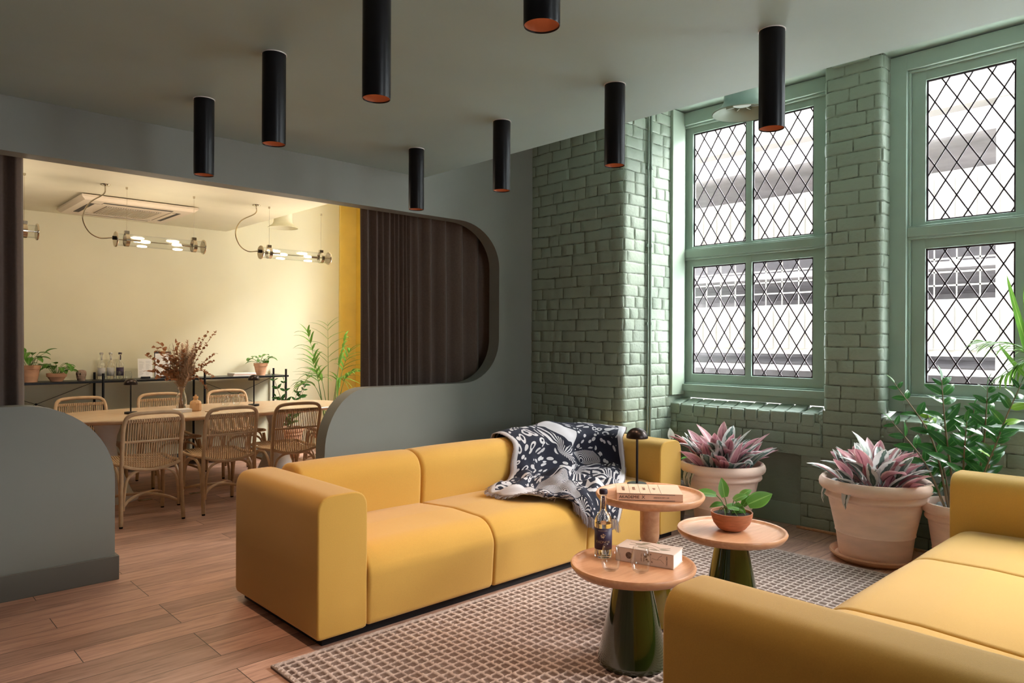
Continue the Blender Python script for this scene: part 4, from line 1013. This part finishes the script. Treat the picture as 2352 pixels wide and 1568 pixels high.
# ------------------------------------------------------------------ air conditioning cassette
root = thing('air_conditioner', 'square cream ceiling air conditioning cassette in the dining room', 'air conditioner', (2.08, 7.70, SLAB))
mb = MB(); mb.rings([[Vector((sx*a, sy*a, z)) for sx, sy in ((-1, -1), (1, -1), (1, 1), (-1, 1))] for a, z in ((.46, 0), (.50, -.012), (.50, -.03), (.47, -.055))]); ACM = mat('cream_plastic', (.72, .62, .50), .5)
body = mb.build('housing', ACM, root, smooth=False)
mb = MB(); mb.box(-.24, .24, -.24, .24, -.060, -.050); g = mb.build('intake_grille', mat('grille_plastic', (.36, .31, .25), .6), root, smooth=False)
mb = MB()
for i in range(23): mb.box(-.235+i*.0208, -.235+i*.0208+.008, -.235, .235, -.064, -.060)
mb.build('grille_slats', ACM, g, smooth=False)
for (a, b, c, d) in ((-.30, .30, .31, .40), (-.30, .30, -.40, -.31), (.31, .40, -.30, .30), (-.40, -.31, -.30, .30)):
    mb = MB(); mb.box(a, b, c, d, -.0570, -.0540); so_ = mb.build('outlet_slot', mat('dark_slot', (.06, .05, .045), .7), root, smooth=False)
    mb = MB()
    if b-a > d-c: mb.box(a, b, c+(.0 if c > 0 else .045), c+(.045 if c > 0 else .09), -.060, -.0572)
    else: mb.box(a+(.0 if a > 0 else .045), a+(.045 if a > 0 else .09), c, d, -.060, -.0572)
    mb.build('louvre', ACM, so_, smooth=False)
# ------------------------------------------------------------------ ventilation spigots
def duct(label, x, y, z, m):
    root = thing('ventilation_duct', label, 'vent', (x, y, z))
    pr = [(.165, 0), (.168, .004), (.150, .018), (.118, .040), (.103, .07), (.100, .11)]
    mb = MB(); mb.lathe(pr+[(.096, .11), (.098, .07), (.113, .04), (.145, .015), (.162, .002)], seg=44, cap=False); mb.build('flared_mouth', m, root)
    mb = MB(); mb.lathe([(.100, .10), (.100, .20), (.104, .205), (.104, .225), (.100, .23), (.100, TOP-z)], seg=40, cap=False); mb.build('duct_pipe', m, root)
    mb = MB(); mb.lathe([(.001, .05), (.05, .05), (.05, .06), (.001, .06)], seg=24)
    for k in range(8): a = 2*pi*k/8; mb.obox((.075*cos(a), .075*sin(a), .055), (.025*cos(a), .025*sin(a), 0), (-.003*sin(a), .003*cos(a), 0), (0, 0, .008))
    mb.build('diffuser_vane', m, root)
duct('green painted round ventilation duct with a flared mouth in front of the window', 3.80, 2.10, 2.715, TRIM)
duct('cream painted round ventilation duct with a flared mouth in the dining room', 3.74, 7.80, 2.685, YELW)
# ------------------------------------------------------------------ cylinder downlights
def downlight(label, x, y):
    root = thing('ceiling_downlight', label, 'lamp', (x, y, SLAB), 0, 'black cylinder downlights')
    mb = MB(); mb.lathe([(.001, 0), (.052, 0), (.052, -.405), (.0505, -.409), (.0495, -.405), (.0495, -.30), (.001, -.30)][::1], seg=44); mb.build('housing', BLACK, root, ang=50)
    mb = MB(); mb.lathe([(.0492, -.404), (.044, -.33), (.030, -.315)], seg=36, cap=False); mb.build('reflector', COPPER, root)
    mb = MB(); mb.lathe([(.001, -.318), (.029, -.318), (.029, -.312), (.001, -.312)], seg=24); mb.build('bulb', DIM, root)
    mb = MB(); mb.lathe([(.052, -.004), (.055, -.004), (.055, 0), (.052, 0)], seg=44, cap=False); mb.build('ceiling_ring', OFFW, root)
    l = bpy.data.lights.new('downlight_beam', 'SPOT'); l.energy = 17; l.color = (1, .64, .42); l.spot_size = 1.5; l.spot_blend = .8; l.shadow_soft_size = .025
    o = bpy.data.objects.new('downlight_beam', l); COL.objects.link(o); o.parent = root; o.location = (0, 0, -.402)
    return root
DL = [(1.445, 3.958, 'black cylinder downlight farthest left, near the dividing beam'), (1.445, 3.11, 'black cylinder downlight, second from the beam in the left row'), (1.445, 2.262, 'black cylinder downlight hanging at the top centre left, upper end out of frame'), (1.445, 1.414, 'black cylinder downlight at the top edge with its copper inside glowing'),
      (2.86, 3.98, 'black cylinder downlight in the right row in front of the grey wall above the curtain'), (2.86, 3.125, 'black cylinder downlight, second from the partition in the right row'), (2.86, 2.28, 'black cylinder downlight in front of the brick pier'), (2.83, 1.43, 'black cylinder downlight overlapping the green duct and window')]
for x, y, lab in DL: downlight(lab, x, y)
# ------------------------------------------------------------------ large planters
def big_planter(mb, R, r, H):
    mb.lathe([(.001, 0), (r-.01, 0), (r, .012), (r+(R*.82-r)*.30, H*.30), (r+(R*.82-r)*.30+.006, H*.31), (r+(R*.82-r)*.30+.004, H*.325), (R*.84, H*.74), (R*.90, H*.755), (R*.925, H*.775), (R*.925, H*.80), (R*.90, H*.82), (R*.90, H*.84), (R*.965, H*.86), (R, H*.89), (R*1.01, H*.93), (R*.995, H*.97), (R*.96, H), (R*.91, H*1.0), (R*.875, H*.975), (R*.86, H*.90), (R*.84, H*.82), (.001, H*.82)], seg=72)
def pebbles(parent, R, z, n, seed, s=.022, kind='stuff'):
    r = random.Random(seed); mb = MB()
    for i in range(n):
        a = r.uniform(0, 2*pi); q = R*sqrt(r.random()); mb.sphere((q*cos(a), q*sin(a), z+r.uniform(-.004, .010)), s*r.uniform(.7, 1.3), 9, 6, (1.2, .9, .6))
    o = mb.build('pebbles', PEB, parent); o['kind'] = 'stuff'; return o
def stromanthe(parent, R, z, n, seed, spread=.34, hgt=.30, L0=.25, avoid=None):
    r = random.Random(seed); pk, vr, sm = MB(), MB(), MB()
    for i in range(n):
        a = r.uniform(0, 2*pi); q = spread*(.15+.55*r.random()); h = hgt*r.uniform(.02, .5)*(1.25-q/spread)
        p0 = Vector((cos(a)*q*.5, sin(a)*q*.5, z)); p1 = Vector((cos(a)*q, sin(a)*q, z+h)); sm.tube([p0, p1], .003, 5)
        out = .25+1.3*q/spread*r.uniform(.7, 1.2); up = Vector((cos(a), sin(a), 0))*-1+Vector((0, 0, .8))
        d = Vector((cos(a)*out+r.uniform(-.35, .35), sin(a)*out+r.uniform(-.35, .35), r.uniform(.85, 1.6)))
        L = L0*r.uniform(.7, 1.2); (pk if r.random() < .5 else vr).leaf(p1, d, up, L, L*.32, bend=r.uniform(.1, .9), fold=r.uniform(.25, .6), segs=7, twist=r.uniform(-.5, .5))
    for i in range(4):    # drooping outer leaves
        a = r.uniform(0, 2*pi); p1 = Vector((cos(a)*spread*.55, sin(a)*spread*.55, z+.06)); sm.tube([(cos(a)*.05, sin(a)*.05, z), p1], .003, 5)
        vr.leaf(p1, (cos(a), sin(a), .35), (0, 0, 1), L0*1.0, L0*.30, bend=2.0, fold=.3, segs=8)
    pk.build('pink_leaves', LPINK, parent, ang=180); vr.build('variegated_leaves', LVAR, parent, ang=180); sm.build('stems', mat('pink_stem', (.4, .18, .2), .5), parent)
def stro_pot(label, loc, R, H, seed, n, rs):
    root = thing('potted_stromanthe', label, 'plant', loc)
    sz = .05
    mb = MB(); mb.lathe([(.001, 0), (rs-.05, 0), (rs-.012, .025), (rs, .042), (rs-.004, .052), (rs-.014, .050), (rs-.035, .024), (.001, .022)], seg=64); mb.build('saucer', TERR, root)
    mb = MB(); big_planter(mb, R, R*.64, H); 
    for v in mb.bm.verts: v.co.z += .023
    mb.build('pot', TERW, root, ang=50)
    mb = MB(); mb.lathe([(.001, 0), (R*.85, 0), (R*.85, .01), (.001, .02)], (0, 0, H*.82+.025), 40); mb.build('soil', SOIL, root)
    pebbles(root, R*.8, H*.82+.045, 110, seed); stromanthe(root, R, H*.82+.04, n, seed, spread=R, hgt=.26)
    return root
stro_pot('pink and white stromanthe in a wide terracotta pot between the two windows', (4.90, 1.76, 0), .332, .50, 21, 92, .27)
stro_pot('pink and white stromanthe in a wide terracotta pot behind the sofa arm below the window', (4.86, 2.834, 0), .308, .475, 33, 88, .215)
# small plants behind the sofa arm
root = thing('potted_peace_lily', 'small potted plant with one white flower behind the yellow sofa arm', 'plant', (4.83, 3.27, 0))
mb = MB(); mb.lathe([(.001, 0), (.10, 0), (.135, .24), (.15, .245), (.155, .29), (.145, .30), (.135, .28), (.001, .26)], seg=44); mb.build('pot', mat('grey_clay', (.30, .27, .25), .8, var=.2), root)
pebbles(root, .12, .275, 60, 5, .018)
ml, ms = MB(), MB(); r = random.Random(8)
for i in range(13):
    a = r.uniform(0, 2*pi); q = r.uniform(.06, .14); h = r.uniform(.16, .33); p1 = Vector((cos(a)*q, sin(a)*q, .27+h)); ms.tube(smoothpath([(0, 0, .27), (cos(a)*q*.3, sin(a)*q*.3, .27+h*.6), p1], 4), .003, 5)
    ml.leaf(p1, (cos(a), sin(a), .4), (0, 0, 1), r.uniform(.12, .16), .055, bend=1.0, fold=.2)
ml.build('foliage', LPOTH, root, ang=180); fl = MB(); ms.tube(smoothpath([(0, 0, .27), (-.02, -.01, .5), (-.02, -.02, .64)], 4), .003, 5)
ms.build('stems', STEMG, root); fl.leaf((-.02, -.02, .62), (-.1, .1, 1), (-1, -1, .2), .10, .055, bend=.2, fold=.3); fl.build('flower', LLIL, root, ang=180)
# ZZ plant ----------------------------------------------------------
def zz_stem(ml, ms, pts, n, L0, seed, mly=None, start=.25):
    r = random.Random(seed); p = smoothpath(pts, 10); m = len(p); rad = [.0085*(1-.75*i/(m-1)) for i in range(m)]; ms.tube(p, rad, 7)
    tot = m-1
    n = int(n*.72)
    for k in range(n):
        t = start+(1-start)*k/(n-1); i = min(tot-1, int(t*tot)); q = p[i]; d = (p[i+1]-p[max(0, i-1)]).normalized()
        side = d.cross(Vector((cos(YAW), sin(YAW), .2))).normalized()
        for s in (-1, 1):
            dd = side*s*1.0+d*.75+Vector((r.uniform(-.25, .25), r.uniform(-.25, .25), r.uniform(-.1, .2))); L = L0*(.75+.5*sin(pi*min(1, t)))*r.uniform(.85, 1.1)
            (mly if mly is not None and r.random() < .3 else ml).leaf(q, dd, (-cos(YAW)+r.uniform(-.6, .6), -sin(YAW)+r.uniform(-.6, .6), .6), L, L*.42, bend=r.uniform(.1, .7), fold=.25, segs=6)
    d = (p[-1]-p[-3]).normalized(); ml.leaf(p[-1], d, (0, 0, 1), L0*.8, L0*.35, bend=.3)
def uv3(px, py, X):
    """target picture direction helper: point of the plane x=X seen in that direction"""
    u = (px-1176)/1647; v = (783-py)/1647; dx = cos(YAW)+u*sin(YAW); dy = sin(YAW)-u*cos(YAW); t = X/dx; return Vector((X, dy*t, CAMH+v*t))
ZC = Vector((5.02, 1.30, 0))
root = thing('potted_zz_plant', 'tall dark green ZZ plant in a weathered terracotta pot beside the sofa arm', 'plant', ZC)
mb = MB(); big_planter(mb, .215, .14, .42); mb.build('pot', TERW, root, ang=50)
pebbles(root, .17, .37, 90, 3, .024)
ml, my, ms = MB(), MB(), MB()
for i, (bx, by, tip, mid, n, L, st_) in enumerate((
        (-.05, .05, (4.95, 1.66, 1.14), (4.97, 1.45, .80), 9, .10, .30), (-.02, .02, (4.98, 1.40, 1.17), (4.98, 1.375, .85), 10, .12, .3),
        (.05, -.05, (5.0, 1.16, 1.14), (5.0, 1.18, .8), 12, .11, .22), (.05, -.06, (4.98, .99, 1.17), (4.98, 1.10, .85), 11, .10, .25),
        (-.06, .06, (4.90, 1.66, .90), (4.93, 1.48, .66), 9, .10, .22), (.02, 0, (4.93, 1.25, .93), (4.95, 1.27, .7), 9, .11, .2),
        (.04, -.03, (4.94, 1.08, .88), (4.97, 1.16, .66), 10, .10, .15), (0, .05, (5.05, 1.50, .95), (5.03, 1.42, .7), 9, .08, .3), (.06, 0, (5.04, 1.24, 1.0), (5.03, 1.27, .7), 9, .10, .2))):
    zz_stem(ml, ms, [Vector((bx, by, .36)), Vector(mid)-ZC, Vector(tip)-ZC], n, L, i+40, my if i in (7, 3) else None, st_)
ml.build('foliage', LZZ, root, ang=180); my.build('young_leaves', LZZ2, root, ang=180); ms.build('stems', STEMB, root)
# palms --------------------------------------------------------------
def frond(ml, ms, base, tip, rise, n, L, seed, W=.022):
    r = random.Random(seed); base = Vector(base); tip = Vector(tip); mid = base.lerp(tip, .55)+Vector((0, 0, rise)); p = smoothpath([base, mid, tip], 10); m = len(p)
    ms.tube(p, [.006*(1-.8*i/(m-1)) for i in range(m)], 6)
    for k in range(n):
        t = .55+.45*k/(n-1); i = min(m-2, int(t*(m-1))); d = (p[i+1]-p[i]).normalized(); side = d.cross(Vector((0, 0, 1))).normalized()
        for s in (-1, 1):
            dd = side*s*(1.15-.6*t)+d*.8+Vector((0, 0, r.uniform(-.1, .25))); ml.leaf(p[i], dd, (0, 0, 1), L*(.6+.6*sin(pi*t))*r.uniform(.85, 1.1), W, bend=r.uniform(.5, 1.3), fold=.4, segs=6, shape='blade')
root = thing('potted_palm', 'palm in a terracotta pot by the bright yellow wall beyond the dining table', 'plant', (4.25, 7.62, 0))
mb = MB(); big_planter(mb, .19, .13, .34); mb.build('pot', TERR, root, ang=50)
mb = MB(); mb.lathe([(.001, 0), (.155, 0), (.155, .01), (.001, .02)], (0, 0, .28), 32); mb.build('soil', SOIL, root)
ml, ms = MB(), MB()
for i, (tx, ty, tz, rs) in enumerate(((-.30, .0, 1.52, .12), (-.26, -.05, 1.18, .10), (.02, .1, 1.62, .05), (.14, -.10, 1.46, .12), (.30, .05, 1.30, .15), (-.12, .12, 1.02, .2), (.18, -.22, 1.05, .2), (.05, -.15, .95, .25), (-.30, .1, .92, .2))):
    frond(ml, ms, (.01*i-.04, 0, .28), (tx, ty, tz), rs, 6, .30, i, .030)
ml.build('fronds', LPALM, root, ang=180); ms.build('stems', STEMG, root)
ZC = Vector((3.95, 8.05, 0))
root = thing('potted_zz_plant', 'low ZZ plant in a terracotta pot between the shelf and the palm', 'plant', ZC)
mb = MB(); big_planter(mb, .17, .12, .36); mb.build('pot', TERR, root, ang=50)
mb = MB(); mb.lathe([(.001, 0), (.14, 0), (.14, .01), (.001, .02)], (0, 0, .30), 32); mb.build('soil', SOIL, root)
ml, ms = MB(), MB()
for i, (tx, ty, tz) in enumerate(((-.2, .0, .96), (-.05, .05, .92), (.2, -.1, 1.0), (.05, -.1, .80), (-.22, -.1, .74), (.22, .05, .82))): zz_stem(ml, ms, [Vector((0, 0, .30)), Vector((tx*.4, ty*.4, tz*.65)), Vector((tx, ty, tz))], 8, .075, i+70)
ml.build('foliage', LZZ, root, ang=180); ms.build('stems', STEMB, root)
# big palm leaning in from the right edge
PC = Vector((5.0, .56, 0))
root = thing('potted_palm', 'palm at the right edge, its fronds reaching in front of the window', 'plant', PC)
mb = MB(); big_planter(mb, .22, .15, .40)
mb.build('pot', TERW, root, ang=50)
mb = MB(); mb.lathe([(.001, 0), (.18, 0), (.18, .01), (.001, .02)], (0, 0, .34), 32); mb.build('soil', SOIL, root)
ml, ms = MB(), MB()
frond(ml, ms, (0, 0, .34), (.02, .66, 1.42), .35, 13, .20, 4, .020)
frond(ml, ms, (0, 0, .34), (.10, .56, 1.20), .45, 12, .18, 6, .020)
frond(ml, ms, (0, 0, .34), (.2, .25, 1.75), .2, 12, .24, 8, .03)
frond(ml, ms, (0, 0, .34), (-.2, -.4, 1.5), .3, 12, .24, 9, .03); frond(ml, ms, (0, 0, .34), (.15, -.5, 1.3), .3, 12, .24, 10, .03); frond(ml, ms, (0, 0, .34), (-.3, .1, 1.6), .3, 10, .22, 11, .03)
for (b, d, L, W_, bd_) in (((.10, .36, 1.14), (.0, .16, 1), .62, .075, .25), ((.08, .40, 1.30), (.05, .28, 1), .55, .05, .3), ((.05, .42, 1.2), (0, .6, .8), .3, .03, .9)):
    ms.tube([(0, 0, .34), (b[0]*.6, b[1]*.55, b[2]*.6), b], .005, 6); ml.leaf(b, d, (-1, 0, .2), L, W_, bend=bd_, fold=.35, segs=10, shape='blade')
ml.build('fronds', LPALM, root, ang=180); ms.build('stems', STEMG, root)
# pothos on coffee table B --------------------------------------------
root = thing('potted_pothos', 'green pothos in a round terracotta bowl on the middle coffee table', 'plant', (3.325, 1.885, HB-LIPZ+.0005))
mb = MB(); prof = [(.001, 0), (.045, 0), (.068, .012), (.090, .040), (.102, .075), (.104, .094), (.0985, .094), (.096, .075), (.085, .072), (.001, .072)]
mb.lathe(prof, seg=60); mb.build('pot', mat('red_clay_bowl', (.40, .15, .075), .6, var=.2, vscale=20, bump=.2, stretch=(1, 1, 6)), root, ang=50)
mb = MB(); mb.lathe([(.001, .074), (.094, .074), (.093, .083), (.001, .088)], seg=36); mb.build('soil', SOIL, root)
ml, ms = MB(), MB(); Rv = RV; Fv = Vector((cos(YAW), sin(YAW), 0)); Z = Vector((0, 0, 1))
for (a0, a1, h, dirr, diru, L, bend, up) in ((-.02, -.075, .175, -1.0, .30, .115, .5, 1), (-.02, -.04, .17, -.15, 1, .10, .1, 0), (.0, .005, .155, .55, .35, .085, .6, 1), (.0, .045, .165, .45, .5, .08, .8, 1), (.02, .075, .135, 1, .45, .145, .3, 0), (.0, -.03, .12, .7, .1, .10, .8, 1), (.01, .015, .135, .35, -.75, .13, .3, 0), (-.02, -.045, .13, -.8, .1, .07, .9, 1), (.03, .06, .12, .4, .6, .08, .6, 1)):
    p0 = Rv*a0+Z*.08; p1 = Rv*a1+Fv*random.uniform(-.02, .02)+Z*h; ms.tube(smoothpath([p0, p0.lerp(p1, .5)+Z*.015, p1], 5), .0022, 6)
    n_ = (-Fv+Z*.5) if not up else (Z-Fv*.55); ml.leaf(p1, Rv*dirr+Z*diru, n_, L, L*.56, bend=bend, fold=.16, segs=9, shape='heart')
for k in range(7): a = k*.9; ms.tube(smoothpath([(.03*cos(a), .03*sin(a), .082), (.05*cos(a+.2), .05*sin(a+.2), .112), (.068*cos(a+.5), .068*sin(a+.5), .085)], 5), .0018, 5)
ml.build('foliage', LPOTH, root, ang=180); ms.build('stems', STEMG, root)

# ------------------------------------------------------------------ throw
def throw_mat():
    m = bpy.data.materials.new('black_white_patterned_throw'); m.use_nodes = True; n, l = nt(m); b = n['Principled BSDF']
    uv = n.new('ShaderNodeUVMap'); mp = n.new('ShaderNodeMapping'); mp.inputs['Scale'].default_value = (.82, 1.0, 1); l.new(uv.outputs[0], mp.inputs[0])
    nz = n.new('ShaderNodeTexNoise'); nz.inputs['Scale'].default_value = 3; l.new(mp.outputs[0], nz.inputs['Vector'])
    wv = n.new('ShaderNodeVectorMath'); wv.operation = 'SCALE'; l.new(nz.outputs['Color'], wv.inputs[0]); wv.inputs['Scale'].default_value = .30
    ad = n.new('ShaderNodeVectorMath'); ad.operation = 'ADD'; l.new(mp.outputs[0], ad.inputs[0]); l.new(wv.outputs[0], ad.inputs[1]); V = ad.outputs[0]
    def vor(scale, feat='F1', out='Distance'):
        v = n.new('ShaderNodeTexVoronoi'); v.inputs['Scale'].default_value = scale; v.feature = feat; v.inputs['Randomness'].default_value = .65; l.new(V, v.inputs['Vector']); return v.outputs[out]
    # A rings, B dots, C fan stripes, D black, E pale
    d = vor(22); ring = mth(n, l, 'LESS_THAN', mth(n, l, 'ABSOLUTE', mth(n, l, 'SUBTRACT', d, .33)), .10)
    d2 = vor(26); dots = mth(n, l, 'LESS_THAN', d2, .36)
    big = n.new('ShaderNodeTexVoronoi'); big.inputs['Scale'].default_value = 5; l.new(V, big.inputs['Vector'])
    sub = n.new('ShaderNodeVectorMath'); sub.operation = 'SUBTRACT'; l.new(V, sub.inputs[0]); l.new(big.outputs['Position'], sub.inputs[1])
    sp = n.new('ShaderNodeSeparateXYZ'); l.new(sub.outputs[0], sp.inputs[0]); an = mth(n, l, 'ARCTAN2', sp.outputs['Y'], sp.outputs['X'])
    fan = mth(n, l, 'GREATER_THAN', mth(n, l, 'SINE', mth(n, l, 'MULTIPLY', an, 22)), .15)
    st_ = mth(n, l, 'GREATER_THAN', mth(n, l, 'SINE', mth(n, l, 'MULTIPLY', big.outputs['Distance'], 330)), .1)
    sc = n.new('ShaderNodeSeparateColor'); l.new(big.outputs['Color'], sc.inputs[0]); r = sc.outputs[0]
    def sel(lo, hi): return mth(n, l, 'MULTIPLY', mth(n, l, 'GREATER_THAN', r, lo), mth(n, l, 'LESS_THAN', r, hi))
    tot = None
    for val, lo, hi in ((ring, -1, .28), (dots, .28, .52), (fan, .52, .72), (st_, .72, .93), (1.0, .93, 2)):
        x = mth(n, l, 'MULTIPLY', val, sel(lo, hi)); tot = x if tot is None else mth(n, l, 'ADD', tot, x)
    edge = n.new('ShaderNodeTexVoronoi'); edge.feature = 'DISTANCE_TO_EDGE'; edge.inputs['Scale'].default_value = 5; l.new(V, edge.inputs['Vector'])
    tot = mth(n, l, 'MULTIPLY', tot, mth(n, l, 'GREATER_THAN', edge.outputs['Distance'], .025))
    sx = n.new('ShaderNodeSeparateXYZ'); l.new(uv.outputs[0], sx.inputs[0])
    bord = mth(n, l, 'GREATER_THAN', mth(n, l, 'ABSOLUTE', mth(n, l, 'SUBTRACT', sx.outputs['X'], .5)), .465)
    tot = mth(n, l, 'MAXIMUM', tot, bord)
    c = mixc(n, l, tot, (.008, .009, .024), (.54, .51, .54)); l.new(c, b.inputs['Base Color']); b.inputs['Roughness'].default_value = .9
    t2 = n.new('ShaderNodeTexNoise'); t2.inputs['Scale'].default_value = 500; bp = n.new('ShaderNodeBump'); bp.inputs['Strength'].default_value = .3; bp.inputs['Distance'].default_value = .002
    l.new(t2.outputs['Fac'], bp.inputs['Height']); l.new(bp.outputs[0], b.inputs['Normal']); return m
def throw():
    # control rows from behind the back, over it, down, across the seat and over the front; columns left to right
    C = [
     [(3.46, 3.905, .52), (3.62, 3.905, .50), (3.80, 3.91, .50), (3.98, 3.91, .52), (4.16, 3.90, .54), (4.40, 3.86, .58), (4.475, 3.62, .60)],
     [(3.44, 3.86, .715), (3.62, 3.87, .735), (3.80, 3.86, .735), (3.98, 3.87, .755), (4.14, 3.86, .745), (4.36, 3.76, .735), (4.42, 3.42, .735)],
     [(3.43, 3.72, .742), (3.60, 3.73, .752), (3.78, 3.73, .748), (3.96, 3.74, .775), (4.10, 3.73, .75), (4.28, 3.62, .745), (4.33, 3.34, .735)],
     [(3.40, 3.585, .690), (3.58, 3.575, .700), (3.76, 3.57, .70), (3.92, 3.56, .71), (4.06, 3.56, .70), (4.185, 3.46, .70), (4.205, 3.27, .70)],
     [(3.37, 3.565, .58), (3.53, 3.54, .59), (3.70, 3.565, .58), (3.88, 3.52, .60), (4.02, 3.55, .59), (4.175, 3.42, .58), (4.185, 3.25, .60)],
     [(3.33, 3.545, .47), (3.48, 3.49, .49), (3.66, 3.53, .475), (3.84, 3.45, .50), (4.00, 3.50, .48), (4.15, 3.36, .49), (4.175, 3.22, .48)],
     [(3.16, 3.46, .452), (3.34, 3.40, .475), (3.50, 3.44, .455), (3.68, 3.36, .49), (3.84, 3.40, .46), (3.98, 3.28, .485), (4.08, 3.15, .452)],
     [(2.99, 3.38, .447), (3.16, 3.28, .47), (3.32, 3.28, .455), (3.50, 3.24, .485), (3.66, 3.22, .46), (3.80, 3.14, .475), (3.92, 3.03, .45)],
     [(2.97, 3.25, .445), (3.10, 3.15, .46), (3.24, 3.12, .455), (3.38, 3.08, .48), (3.52, 3.05, .46), (3.66, 3.00, .468), (3.80, 2.955, .43)],
     [(3.02, 3.13, .445), (3.12, 3.04, .456), (3.24, 3.00, .455), (3.34, 2.96, .46), (3.46, 2.94, .44), (3.60, 2.925, .42), (3.74, 2.905, .37)],
     [(3.10, 3.05, .447), (3.20, 2.975, .452), (3.28, 2.93, .43), (3.36, 2.91, .40), (3.47, 2.893, .35), (3.59, 2.885, .34), (3.70, 2.885, .31)],
     [(3.20, 2.985, .447), (3.265, 2.935, .43), (3.32, 2.900, .37), (3.38, 2.895, .31), (3.46, 2.888, .26), (3.57, 2.884, .27), (3.67, 2.882, .235)]]
    # refine with splines both ways
    rows = [smoothpath(r, 8) for r in C]; k = len(rows[0]); cols = [smoothpath([r[j] for r in rows], 7) for j in range(k)]
    m = len(cols[0]); P = []
    for i in range(m):
        row = []
        for j in range(k):
            p = cols[j][i].copy(); f = i/(m-1); amp = .012+(.012 if f < .4 else .042 if f < .72 else .012)*min(1, (len(rows[0])-j)/8)
            w = noise.noise(Vector((p.x*6, p.y*6+3, p.z*4)))*amp+.008*sin(j*.55+3*sin(i*.11))
            if f < .45: p += Vector((0, -.75, .4))*abs(w)
            else: p += Vector((0, -.1, 1))*abs(w)*1.5
            if f > .86: p += Vector((0, -.5, 0))*abs(w)
            row.append(p)
        P.append(row)
    root = thing('patterned_throw', 'black and white patterned throw with fringe draped over the sofa back and seat', 'blanket', (3.7, 3.3, .45))
    O = Vector((3.7, 3.3, .45)); P = [[p-O for p in r] for r in P]
    mb = MB(); mb.grid(P); mb.build('cloth', throw_mat(), root, ang=180, solid=.004)
    fr = MB(); r = random.Random(5)
    def fringe(pa, pin, L, down):
        d = (pa-pin).normalized()
        for q in range(2):
            dd = (d+Vector((r.uniform(-.5, .5), r.uniform(-.5, .5), r.uniform(-.3, .15)))).normalized()
            e = pa+dd*L*.5+Vector((0, 0, -down*.3)); e2 = pa+dd*L*(.9 if not down > .01 else .6)+Vector((0, 0, -down))
            fr.tube([pa, e, e2], .0011, 4)
    n_ = len(P)
    for j in range(0, len(P[0])-1):
        for s in range(4):
            t = s/4; fringe(P[-1][j].lerp(P[-1][j+1], t), P[-2][j], .040, .0 if j < 9 else .045)
    for i in range(int(n_*.0), n_-1):
        f = i/n_; t0 = P[i][0]; L = .010 if f < .5 else .035
        for s in range(3): fringe(P[i][0].lerp(P[i+1][0], s/3), P[i][1], L, .0); fringe(P[i][-1].lerp(P[i+1][-1], s/3), P[i][-2], .010, .0 if f < .8 else .004)
    fr.build('fringe', mat('fringe_yarn', (.36, .31, .32), .95), root, kind='stuff')
throw()
